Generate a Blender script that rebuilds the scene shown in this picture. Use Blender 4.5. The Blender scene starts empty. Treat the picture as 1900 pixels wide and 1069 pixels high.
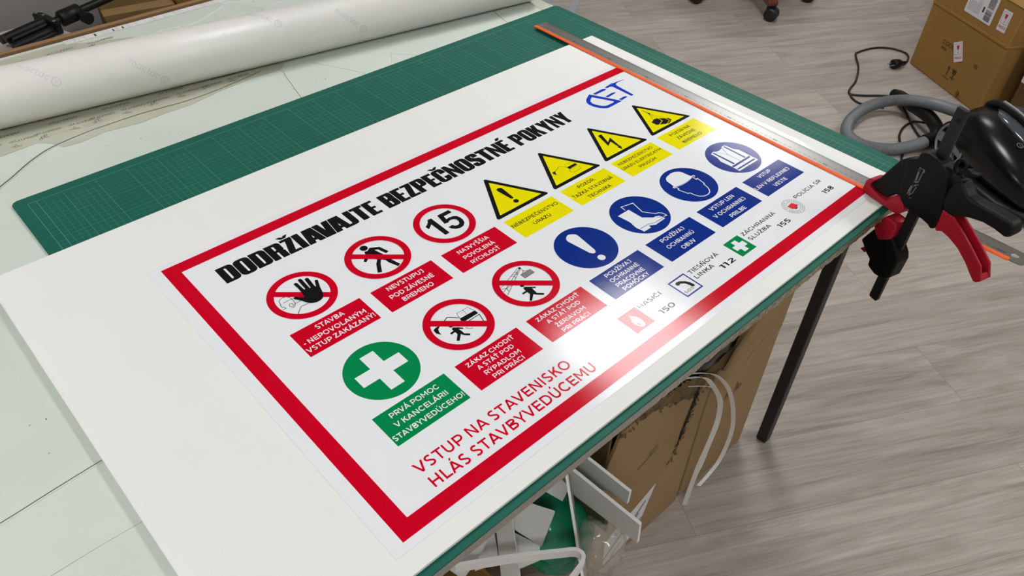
import bpy, bmesh, math, random, json
from mathutils import Vector, Matrix
random.seed(7)
C = bpy.context.scene.collection
sc = bpy.context.scene

# ------------------------------------------------------------ camera, world, exposure
ZS = 0.77                      # height of the printed sign above the floor
cam_d = bpy.data.cameras.new('camera')
cam_d.sensor_fit = 'HORIZONTAL'; cam_d.sensor_width = 36.0
cam_d.lens = 1465.96 / 1900 * 36.0
cam_d.clip_start = 0.02; cam_d.clip_end = 50
cam = bpy.data.objects.new('camera', cam_d); C.objects.link(cam)
R_ = ((0.7326524, -0.6798484, 0.03204088), (-0.44130336, -0.51036534, -0.73809116), (0.51814265, 0.52662451, -0.67393977))
cam.matrix_world = Matrix(((R_[0][0], -R_[1][0], -R_[2][0], -0.22123422),
                           (R_[0][1], -R_[1][1], -R_[2][1], -0.92080485),
                           (R_[0][2], -R_[1][2], -R_[2][2], 0.73751856 + ZS), (0, 0, 0, 1)))
sc.camera = cam
sc.view_settings.view_transform = 'Standard'
sc.view_settings.look = 'None'
sc.view_settings.exposure = -0.42
sc.view_settings.gamma = 1.0
sc.view_settings.use_curve_mapping = False
w = bpy.data.worlds.new('room_air'); sc.world = w; w.use_nodes = True
w.node_tree.nodes['Background'].inputs[0].default_value = (0.9, 0.95, 1, 1)
w.node_tree.nodes['Background'].inputs[1].default_value = 0.02

# brightness of the ceiling panels; the fill ones are added, not known lamps
LAMP1, FILL2, FILL3, LAMP4, FILL5 = 43.0, 36.0, 42.0, 22.0, 40.0

# ------------------------------------------------------------ materials
def lin(h):
    h = h.lstrip('#'); v = [int(h[i:i+2], 16) / 255 for i in (0, 2, 4)]
    return tuple((c / 12.92 if c <= .04045 else ((c + .055) / 1.055) ** 2.4) for c in v) + (1,)
def mat(name, col, rough=.5, metal=0., spec=.5, noise=None, bump=None, trans=0., alpha=1., emit=None, coat=0., ior=1.45):
    """noise=(scale, amount, detail): slight colour variation; bump=(scale, strength, distance)"""
    m = bpy.data.materials.new(name); m.use_nodes = True
    nt = m.node_tree; b = nt.nodes['Principled BSDF']
    c = lin(col) if isinstance(col, str) else col
    b.inputs['Base Color'].default_value = c
    b.inputs['Roughness'].default_value = rough
    b.inputs['Metallic'].default_value = metal
    b.inputs['Specular IOR Level'].default_value = spec
    b.inputs['IOR'].default_value = ior
    b.inputs['Coat Weight'].default_value = coat
    b.inputs['Coat Roughness'].default_value = .12
    b.inputs['Transmission Weight'].default_value = trans
    b.inputs['Alpha'].default_value = alpha
    if emit:
        b.inputs['Emission Color'].default_value = lin(emit[0]); b.inputs['Emission Strength'].default_value = emit[1]
    if noise or bump:
        tc = nt.nodes.new('ShaderNodeTexCoord')
    if noise:
        n = nt.nodes.new('ShaderNodeTexNoise'); n.inputs['Scale'].default_value = noise[0]
        n.inputs['Detail'].default_value = noise[2] if len(noise) > 2 else 4
        nt.links.new(tc.outputs['Object'], n.inputs['Vector'])
        r = nt.nodes.new('ShaderNodeMapRange'); r.inputs[1].default_value = .3; r.inputs[2].default_value = .7
        r.inputs[3].default_value = 1 - noise[1]; r.inputs[4].default_value = 1 + noise[1]
        nt.links.new(n.outputs['Fac'], r.inputs[0])
        x = nt.nodes.new('ShaderNodeVectorMath'); x.operation = 'SCALE'; x.inputs[0].default_value = c[:3]
        nt.links.new(r.outputs[0], x.inputs['Scale'])
        nt.links.new(x.outputs['Vector'], b.inputs['Base Color'])
    if bump:
        n2 = nt.nodes.new('ShaderNodeTexNoise'); n2.inputs['Scale'].default_value = bump[0]; n2.inputs['Detail'].default_value = 2
        nt.links.new(tc.outputs['Object'], n2.inputs['Vector'])
        bp_ = nt.nodes.new('ShaderNodeBump'); bp_.inputs['Strength'].default_value = bump[1]; bp_.inputs['Distance'].default_value = bump[2]
        nt.links.new(n2.outputs['Fac'], bp_.inputs['Height']); nt.links.new(bp_.outputs['Normal'], b.inputs['Normal'])
    return m

# ------------------------------------------------------------ object helpers
def thing(name, label, cat, loc=(0, 0, 0), rotz=0., group=None):
    o = bpy.data.objects.new(name, None); C.objects.link(o)
    o.empty_display_size = .05
    o.location = loc; o.rotation_euler = (0, 0, rotz)
    o['label'] = label; o['category'] = cat
    if group: o['group'] = group
    return o
def tag(o, label, cat, group=None):
    o['label'] = label; o['category'] = cat
    if group: o['group'] = group
    return o

class MB:
    def __init__(s): s.v = []; s.f = []; s.m = []; s.sm = []
    def add(s, vs, fs, mi=0, smooth=False):
        o = len(s.v); s.v += [tuple(p) for p in vs]
        for f in fs: s.f.append(tuple(i + o for i in f)); s.m.append(mi); s.sm.append(smooth)
        return s
    def box(s, a, b, mi=0, M=None):
        x0, y0, z0 = a; x1, y1, z1 = b
        vs = [(x0, y0, z0), (x1, y0, z0), (x1, y1, z0), (x0, y1, z0), (x0, y0, z1), (x1, y0, z1), (x1, y1, z1), (x0, y1, z1)]
        if M: vs = [tuple(M @ Vector(p)) for p in vs]
        return s.add(vs, [(0, 3, 2, 1), (4, 5, 6, 7), (0, 1, 5, 4), (1, 2, 6, 5), (2, 3, 7, 6), (3, 0, 4, 7)], mi)
    def prism(s, pts, fn, d0, d1, mi=0, smooth=False):
        """2D outline pushed through fn(u, v, depth) between two depths"""
        n = len(pts)
        area = sum(pts[i][0] * pts[(i + 1) % n][1] - pts[(i + 1) % n][0] * pts[i][1] for i in range(n))
        if area < 0: pts = pts[::-1]
        vs = [fn(u, v, d1) for u, v in pts] + [fn(u, v, d0) for u, v in pts]
        fs = [tuple(range(n)), tuple(range(2 * n - 1, n - 1, -1))]
        fs += [(i, i + n, (i + 1) % n + n, (i + 1) % n) for i in range(n)]
        return s.add(vs, fs, mi, smooth)
    def tube(s, path, r, n=10, mi=0, cap=True, smooth=True, flat=None):
        P = [Vector(p) for p in path]; m = len(P)
        rr = r if isinstance(r, (list, tuple)) else [r] * m
        T = []
        for i in range(m):
            t = (P[min(i + 1, m - 1)] - P[max(i - 1, 0)]); T.append(t.normalized() if t.length else Vector((0, 0, 1)))
        up = Vector((0, 0, 1)) if abs(T[0].z) < .9 else Vector((1, 0, 0))
        nrm = (up - T[0] * up.dot(T[0])).normalized(); vs = []
        for i in range(m):
            nrm = (nrm - T[i] * nrm.dot(T[i]))
            nrm = nrm.normalized() if nrm.length > 1e-6 else T[i].orthogonal().normalized()
            bn = T[i].cross(nrm)
            for k in range(n):
                a = 2 * math.pi * k / n
                vs.append(P[i] + nrm * (math.cos(a) * rr[i]) + bn * (math.sin(a) * rr[i]))
        fs = [(i * n + k, i * n + (k + 1) % n, (i + 1) * n + (k + 1) % n, (i + 1) * n + k) for i in range(m - 1) for k in range(n)]
        s.add(vs, fs, mi, smooth)
        if cap: s.add(vs[:n], [tuple(range(n - 1, -1, -1))], mi); s.add(vs[-n:], [tuple(range(n))], mi)
        return s
    def lathe(s, prof, M, n=32, mi=0, smooth=True):
        """prof: (radius, height) along local z, placed with matrix M"""
        vs = []; m = len(prof)
        for r, z in prof:
            for k in range(n):
                a = 2 * math.pi * k / n; vs.append(M @ Vector((r * math.cos(a), r * math.sin(a), z)))
        fs = [(i * n + k, i * n + (k + 1) % n, (i + 1) * n + (k + 1) % n, (i + 1) * n + k) for i in range(m - 1) for k in range(n)]
        return s.add(vs, fs, mi, smooth)
    def build(s, name, mats, parent=None, bevel=0., seg=2, label=None):
        me = bpy.data.meshes.new(name); me.from_pydata([tuple(p) for p in s.v], [], s.f)
        for m in (mats if isinstance(mats, (list, tuple)) else [mats]): me.materials.append(m)
        for p, mi, sm in zip(me.polygons, s.m, s.sm): p.material_index = mi; p.use_smooth = sm
        me.validate(); me.update()
        o = bpy.data.objects.new(name, me); C.objects.link(o)
        if parent: o.parent = parent
        if label: o['label'] = label
        if bevel:
            bv = o.modifiers.new('edge', 'BEVEL'); bv.width = bevel; bv.segments = seg; bv.limit_method = 'ANGLE'; bv.angle_limit = math.radians(40)
        return o
def spline(pts, k=8):
    P = [Vector(p) for p in pts]; out = []
    for i in range(len(P) - 1):
        a, b, c, d = P[max(i - 1, 0)], P[i], P[i + 1], P[min(i + 2, len(P) - 1)]
        for j in range(k):
            t = j / k
            out.append(.5 * ((2 * b) + (c - a) * t + (2 * a - 5 * b + 4 * c - d) * t * t + (3 * b - a - 3 * c + d) * t ** 3))
    out.append(P[-1]); return out
def xyz(u, v, d): return (u, v, d)

# ------------------------------------------------------------ flat print: polygons, strokes, lettering
def stroke(pts, w, closed=False):
    """polyline -> list of quads with mitred joints"""
    P = [Vector((p[0], p[1])) for p in pts]; n = len(P); L = []; Rr = []
    for i in range(n):
        a = P[i - 1] if (i > 0 or closed) else None; c = P[(i + 1) % n] if (i < n - 1 or closed) else None
        d1 = (P[i] - a).normalized() if a is not None else None; d2 = (c - P[i]).normalized() if c is not None else None
        if d1 is None: d1 = d2
        if d2 is None: d2 = d1
        n1 = Vector((-d1.y, d1.x)); n2 = Vector((-d2.y, d2.x)); b = n1 + n2
        b = b.normalized() if b.length > 1e-6 else n1
        k = 1 / max(.45, b.dot(n1)); o = b * (w / 2 * k)
        L.append(P[i] + o); Rr.append(P[i] - o)
    m = n if closed else n - 1
    return [[tuple(L[i]), tuple(L[(i + 1) % n]), tuple(Rr[(i + 1) % n]), tuple(Rr[i])] for i in range(m)]
def arc(cx, cy, rx, ry, a0, a1, n=12):
    return [(cx + rx * math.cos(math.radians(a0 + (a1 - a0) * i / n)), cy + ry * math.sin(math.radians(a0 + (a1 - a0) * i / n))) for i in range(n + 1)]
def circ(cx, cy, r, n=48): return [(cx + r * math.cos(2 * math.pi * i / n), cy + r * math.sin(2 * math.pi * i / n)) for i in range(n)]
def ring(cx, cy, r0, r1, n=56):
    A, B = circ(cx, cy, r0, n), circ(cx, cy, r1, n)
    return [[A[i], A[(i + 1) % n], B[(i + 1) % n], B[i]] for i in range(n)]

def glyph(ch, w):
    """geometric sans capitals; cap height 1, stem width w; returns (ink width, polygons, left bearing, right bearing)"""
    h = w / 2; S = lambda *p, c=False: stroke(list(p), w, c); o = []
    base = {'Á': 'A', 'Č': 'C', 'É': 'E', 'Í': 'I', 'Ň': 'N', 'Ô': 'O', 'Š': 'S', 'Ť': 'T', 'Ú': 'U', 'Ý': 'Y', 'Ž': 'Z'}
    if ch in base:
        W, o, l, r = glyph(base[ch], w); c = W / 2; a = w * .8
        if ch in 'ÁÉÍÚÝ': o = o + [[(c - .06, 1.10), (c - .06 + a, 1.10), (c + .11 + a * .6, 1.32), (c + .08 - a * .2, 1.32)]]
        elif ch == 'Ô': o = o + stroke([(c - .2, 1.1), (c, 1.25), (c + .2, 1.1)], a * .8)
        else: o = o + stroke([(c - .2, 1.30), (c, 1.13), (c + .2, 1.30)], a * .8)
        return W, o, l, r
    d = w * 1.12
    if ch == 'A':
        W = 1.02; o = [[(0, 0), (d, 0), (.51 + d * .5, 1), (.51 - d * .5, 1)], [(W - d, 0), (W, 0), (.51 + d * .5, 1), (.51 - d * .5, 1)], [(.2, .2), (.82, .2), (.76, .2 + w * .9), (.26, .2 + w * .9)]]; return W, o, .01, .01
    if ch == 'V':
        W = 1.0; return W, [[(0, 1), (d, 1), (.5 + d * .5, 0), (.5 - d * .5, 0)], [(W - d, 1), (W, 1), (.5 + d * .5, 0), (.5 - d * .5, 0)]], .0, .0
    if ch == 'X':
        W = .92; return W, [[(0, 1), (d * 1.1, 1), (W, 0), (W - d * 1.1, 0)], [(W - d * 1.1, 1), (W, 1), (d * 1.1, 0), (0, 0)]], .01, .01
    if ch == 'Y':
        W = .94; m = .38; return W, [[(0, 1), (d * 1.05, 1), (.47 + h, m), (.47 - h, m)], [(W - d * 1.05, 1), (W, 1), (.47 + h, m), (.47 - h, m)], [(.47 - h, 0), (.47 + h, 0), (.47 + h, m + .06), (.47 - h, m + .06)]], .0, .0
    if ch == 'Z':
        W = .78; return W, [[(.03, 1), (W - .02, 1), (W - .02, 1 - w * .92), (.03, 1 - w * .92)], [(0, 0), (W, 0), (W, w * .92), (0, w * .92)], [(0, w * .85), (d * 1.25, w * .85), (W - .02, 1 - w * .85), (W - .02 - d * 1.25, 1 - w * .85)]], .06, .06
    if ch == 'N':
        W = .88; return W, S((h, 0), (h, 1)) + S((W - h, 0), (W - h, 1)) + [[(0, 1), (d, 1), (W, 0), (W - d, 0)]], .12, .12
    if ch == 'M':
        W = 1.06; return W, S((h, 0), (h, 1)) + S((W - h, 0), (W - h, 1)) + [[(0, 1), (w * 1.05, 1), (.53 + h * .9, .3), (.53 - h * .9, .3)], [(W - w * 1.05, 1), (W, 1), (.53 + h * .9, .3), (.53 - h * .9, .3)]], .12, .12
    if ch == 'H': W = .86; return W, S((h, 0), (h, 1)) + S((W - h, 0), (W - h, 1)) + S((h, .5), (W - h, .5)), .12, .12
    if ch == 'I': return w, S((h, 0), (h, 1)), .12, .12
    if ch == 'L': W = .68; return W, S((h, 1), (h, 0)) + S((0, h), (W, h)), .12, .03
    if ch == 'T': W = .86; return W, S((.43, 0), (.43, 1)) + S((0, 1 - h), (W, 1 - h)), .02, .02
    if ch == 'E': W = .74; return W, S((h, 0), (h, 1)) + S((0, h), (W, h)) + S((0, .5), (W - .07, .5)) + S((0, 1 - h), (W - .01, 1 - h)), .12, .05
    if ch == 'F': W = .72; return W, S((h, 0), (h, 1)) + S((0, .44), (W - .07, .44)) + S((0, 1 - h), (W, 1 - h)), .12, .03
    if ch in 'PR':
        W = .84; b = S((h, 0), (h, 1)) + S((h, 1 - h), *arc(.45, .655, W - .45 - h, .345 - h, 90, -90), (h, .31 + h))
        if ch == 'R': b = b + [[(.38, .34), (.38 + d, .34), (W + .01, 0), (W - d * 1.05, 0)]]
        return W, b, .12, .03
    if ch == 'B':
        W = .82; return W, S((h, 0), (h, 1)) + S((h, 1 - h), *arc(.46, .755, .28 - h * .3, .245 - h, 90, -90), (h, .51)) + S((h, .51), *arc(.5, .265 + .0, W - .5 - h, .265 - h + .0, 90, -90), (h, h)), .12, .06
    if ch == 'D':
        W = .92; return W, S((h, 0), (h, 1)) + S((h, 1 - h), *arc(.42, .5, W - .42 - h, .5 - h, 90, -90, 16), (h, h)), .12, .07
    if ch == 'O': W = 1.08; return W, S(*arc(W / 2, .5, W / 2 - h, .515 - h, 0, 350, 27), c=True), .07, .07
    if ch in 'CG':
        W = .96; b = S(*arc(.53, .5, .53 - h, .515 - h, 46, 314, 20))
        if ch == 'G': b = b + S((.9 - h, .14), (.9 - h, .5)) + S((.9, .48), (.55, .48))
        return W, b, .07, .05
    if ch == 'S':
        W = .78; r = .265 - h + .02
        p = arc(.40, .745, .34 - h, r, 35, 90, 5) + arc(.39, .745, .35 - h, r, 90, 250, 8)[1:] + [(.42, .5)] + arc(.40, .255, .36 - h, r, 62, -90, 9) + arc(.38, .255, .36 - h, r, -90, -146, 5)[1:]
        return W, S(*p), .06, .06
    if ch == 'U': W = .84; return W, S((h, 1), (h, .42), *arc(W / 2, .40, W / 2 - h, .415 - h, 180, 360), (W - h, 1)), .11, .11
    if ch == 'J': W = .58; return W, S((.1, 1 - h), (W - h, 1 - h), (W - h, .3), *arc(W - h - .2, .27, .2, .285 - h, 0, -125, 9)), .03, .10
    if ch == 'K': W = .88; return W, S((h, 0), (h, 1)) + [[(h, .26), (h, .52), (W - .04 - d * 1.25, 1), (W - .04, 1)], [(.32, .52), (.32 + d * .9, .66), (W, 0), (W - d * 1.2, 0)]], .12, .01
    if ch == '1': W = .36; return W, S((W - h, 0), (W - h, 1)) + S((0, 1 - h), (W, 1 - h)), .04, .09
    if ch == '0': W = .82; return W, S(*arc(W / 2, .5, W / 2 - h, .515 - h, 0, 350, 23), c=True), .07, .07
    if ch == '2': W = .72; return W, S(*arc(.37, .69, .34 - h, .32 - h, 150, -28, 10), (.12, h)) + S((.02, h), (W, h)), .05, .05
    if ch == '3': W = .72; return W, S((.04, 1 - h), (.6, 1 - h), (.36, .6), *arc(.36, .31, .36 - h, .325 - h, 80, -140, 10)), .05, .05
    if ch == '4': W = .84; return W, S((.46, 1), (h, .3), (W, .3)) + S((.6, 0), (.6, .56)), .05, .05
    if ch == '5': W = .72; return W, S((.66, 1 - h), (.16, 1 - h), (.12, .55), *arc(.36, .31, .36 - h, .325 - h, 90, -140, 11)), .05, .05
    if ch in '69':
        W = .76; b = S(*arc(.38, .32, .38 - h, .33 - h, 0, 350, 17), c=True) + S(*arc(.5, .45, .5 - h, .56 - h, 75, 190, 9))
        if ch == '9': b = [[(W - x, 1 - y) for x, y in q] for q in b]
        return W, b, .06, .06
    if ch == '7': W = .74; return W, S((h, .72), (h, 1 - h), (W - h, 1 - h), (.26, 0)), .05, .03
    if ch == '8': W = .78; return W, S(*arc(.39, .745, .31 - h * .4, .27 - h, 0, 345, 15), c=True) + S(*arc(.39, .275, .39 - h, .29 - h, 0, 345, 17), c=True), .06, .06
    if ch == '!': return w * 1.1, [[(0, 1), (w * 1.1, 1), (w * .9, .33), (w * .2, .33)]] + [circ(w * .55, w * .55, w * .6, 12)], .09, .09
    if ch == '.': return w, [circ(h, h, w * .6, 12)], .05, .05
    if ch == ',': return w, [[(0, w), (w, w), (w * .6, -.18), (.0, -.18)]], .05, .05
    if ch == '-': return .34, S((0, .38), (.34, .38)), .06, .06
    if ch == 'm': W = .98; return W, S((h, 0), (h, .72)) + S((h, .45), *arc(.3, .46, .3 - h, .27 - h, 180, 0, 8), (.6 - h, 0)) + S((.6 - h * 1.2, .45), *arc(.77 - h * .5, .46, .3 - h, .27 - h, 180, 0, 8), (W - h, 0)), .08, .08
    if ch == 'a': W = .72; return W, S(*arc(.34, .36, .34 - h, .37 - h, 0, 345, 15), c=True) + S((W - h, 0), (W - h, .72)), .06, .08
    if ch == 'c': W = .62; return W, S(*arc(.36, .36, .36 - h, .37 - h, 45, 315, 14)), .06, .05
    if ch == 't': W = .46; return W, S((.2, .95), (.2, .2), (.28, h), (.46, h)) + S((0, .66), (.44, .66)), .03, .03
    return .3, [], .05, .05

def rrect(x0, y0, x1, y1, r, n=4):
    out = []
    for cx, cy, a in ((x1 - r, y1 - r, 0), (x0 + r, y1 - r, 90), (x0 + r, y0 + r, 180), (x1 - r, y0 + r, 270)):
        out += arc(cx, cy, r, r, a, a + 90, n)
    return out
def rr_ring(x0, y0, x1, y1, wx, wy, r, a=0, b=None, n=4):
    """ring between two rounded rectangles; index range a..b picks an open piece (corner order: right-top, left-top, left-bottom, right-bottom)"""
    A = rrect(x0, y0, x1, y1, r, n); B = rrect(x0 + wx, y0 + wy, x1 - wx, y1 - wy, min(.05, r * .4), n); m = len(A)
    if b is None: b = m
    return [[A[i % m], A[(i + 1) % m], B[(i + 1) % m], B[i % m]] for i in range(a, b)]
def impact(ch):
    """heavy condensed capitals for the headline"""
    s, t = .27, .15; R = lambda x0, y0, x1, y1: [(x0, y0), (x1, y0), (x1, y1), (x0, y1)]
    base = {'Ž': 'Z', 'Č': 'C', 'É': 'E'}
    if ch in base:
        W, o = impact(base[ch]); c = W / 2
        if ch == 'É': return W, o + [[(c - .08, 1.05), (c + .1, 1.05), (c + .26, 1.24), (c + .02, 1.24)]]
        return W, o + [[(c - .25, 1.22), (c - .09, 1.22), (c, 1.15), (c, 1.04), (c - .1, 1.04)], [(c + .25, 1.22), (c + .09, 1.22), (c, 1.15), (c, 1.04), (c + .1, 1.04)]]
    if ch == 'O': return .62, rr_ring(0, -.01, .62, 1.01, s, t, .2)
    if ch == 'D': W = .62; return W, [R(0, 0, s, 1), R(0, 0, .3, t), R(0, 1 - t, .3, 1)] + rr_ring(0, 0, W, 1, s, t, .18, 0, 5) + rr_ring(0, 0, W, 1, s, t, .18, 14, 20)
    if ch == 'P': W = .60; return W, [R(0, 0, s, 1), R(0, .38, .3, .38 + t), R(0, 1 - t, .3, 1)] + rr_ring(0, .38, W, 1, s, t, .17, 0, 5) + rr_ring(0, .38, W, 1, s, t, .17, 14, 20)
    if ch == 'R': W = .62; return W, [R(0, 0, s, 1), R(0, .42, .32, .42 + t * .9), R(0, 1 - t, .3, 1), R(W - s, 0, W, .44)] + rr_ring(0, .42, W, 1, s, t, .15, 0, 5) + rr_ring(0, .42, W, 1, s, t, .13, 14, 20)
    if ch == 'B':
        W = .62; o = [R(0, 0, s, 1), R(0, 0, .3, t), R(0, 1 - t, .3, 1), R(.1, .44, .45, .58)]
        for y0, y1 in ((0, .56), (.46, 1)): o += rr_ring(0, y0, W, y1, s, t, .12, 0, 5) + rr_ring(0, y0, W, y1, s, t, .12, 14, 20)
        return W, o
    if ch == 'C': W = .61; return W, rr_ring(0, -.01, W, 1.01, s, t, .2, 0, 15) + rr_ring(0, -.01, W, 1.01, s, t, .2, 15, 19) + [R(W - s, .60, W, .84), R(W - s, .17, W, .40)] if False else rr_ring(0, -.01, W, 1.01, s, t, .2, 0, 9) + rr_ring(0, -.01, W, 1.01, s, t, .2, 9, 19) + [R(W - s, .60, W, .82), R(W - s, .18, W, .38)]
    if ch == 'S':
        W = .59; return W, rr_ring(0, .44, W, 1.01, s, t, .17, 0, 14) + [R(W - s, .68, W, .86)] + rr_ring(0, -.01, W, .58, s, t, .17, 15, 20) + rr_ring(0, -.01, W, .58, s, t, .17, 10, 15) + rr_ring(0, -.01, W, .58, s, t, .17, 0, 5) + [R(0, .13, s, .31), [(0, .60), (s, .72), (W, .42), (W - s, .28)]]
    if ch == 'Z': W = .50; return W, [R(.02, 1 - t, W, 1), R(0, 0, W, t), [(0, t * .9), (s * 1.05, t * .9), (W, 1 - t * .9), (W - s * 1.05, 1 - t * .9)]]
    if ch == 'I': return s + .02, [R(0, 0, s + .02, 1)]
    if ch == 'A': W = .70; return W, [[(0, 0), (.27, 0), (.42, 1), (.13, 1)], [(W - .27, 0), (W, 0), (.57, 1), (.28, 1)], R(.2, .16, .50, .34)]
    if ch == 'V': W = .70; return W, [[(0, 1), (.27, 1), (.42, 0), (.13, 0)], [(W - .27, 1), (W, 1), (.57, 0), (.28, 0)]]
    if ch == 'J': W = .40; return W, [R(W - s - .01, .15, W, 1), [(0, 0), (.22, 0), (W - .06, .03), (W, .16), (W - s - .01, .2), (.1, .16), (0, .16)]]
    if ch == 'T': W = .56; return W, [R(0, 1 - t * 1.1, W, 1), R(W / 2 - s / 2 - .01, 0, W / 2 + s / 2 + .01, 1)]
    if ch == 'E': W = .47; return W, [R(0, 0, s, 1), R(0, 0, W, t), R(0, .43, W - .04, .57), R(0, 1 - t, W, 1)]
    if ch == 'N': W = .62; return W, [R(0, 0, .21, 1), R(W - .21, 0, W, 1), [(0, 1), (.2, 1), (W, 0), (W - .2, 0)]]
    if ch == 'K': W = .66; return W, [R(0, 0, s, 1), [(s - .05, .34), (s - .05, .62), (W - .29, 1), (W - .03, 1), (s + .17, .42)], [(s - .02, .6), (s + .16, .76), (W, 0), (W - .27, 0)]]
    if ch == 'Y': W = .66; return W, [[(0, 1), (.26, 1), (W / 2 + .13, .36), (W / 2 - .13, .36)], [(W - .26, 1), (W, 1), (W / 2 + .13, .36), (W / 2 - .13, .36)], R(W / 2 - .13, 0, W / 2 + .13, .42)]
    return .3, []
def lettering(txt, cap, w=.2, width=None, font='sans', cx=None, x0=None, y=0.):
    """-> polygons (x, y up, baseline at y) either centred on cx or starting at x0, squeezed to the given width"""
    x = 0.; out = []; first = True; pv = ' '
    for ch in txt:
        if ch == ' ': x += .34 if font == 'sans' else .2; pv = ' '; continue
        if font == 'sans': W, P, l, r = glyph(ch, w)
        else: (W, P), l, r = impact(ch), .012 - (.13 if (ch + pv) in ('AV', 'VA') else .04 if (ch == 'J' and pv == 'A') else 0), .012
        x += 0 if first else l
        out += [[(px + x, py) for px, py in q] for q in P]; x += W + r; last = r; first = False; pv = ch
    x -= last
    k = (width / x) if width else cap
    if x0 is None: x0 = cx - x * k / 2
    return [[(x0 + px * k, y + py * cap) for px, py in q] for q in out]
def flat(mb, polys, z=0., mi=0, fn=None):
    for i_, q in enumerate(polys):
        n = len(q); a = sum(q[i][0] * q[(i + 1) % n][1] - q[(i + 1) % n][0] * q[i][1] for i in range(n))
        if a < 0: q = q[::-1]
        mb.add([(fn(x, y) if fn else (x, y, z + (5e-6 * (i_ % 9) if len(polys) != 56 else 0))) for x, y in q], [tuple(range(n))], mi)
    return mb

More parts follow.
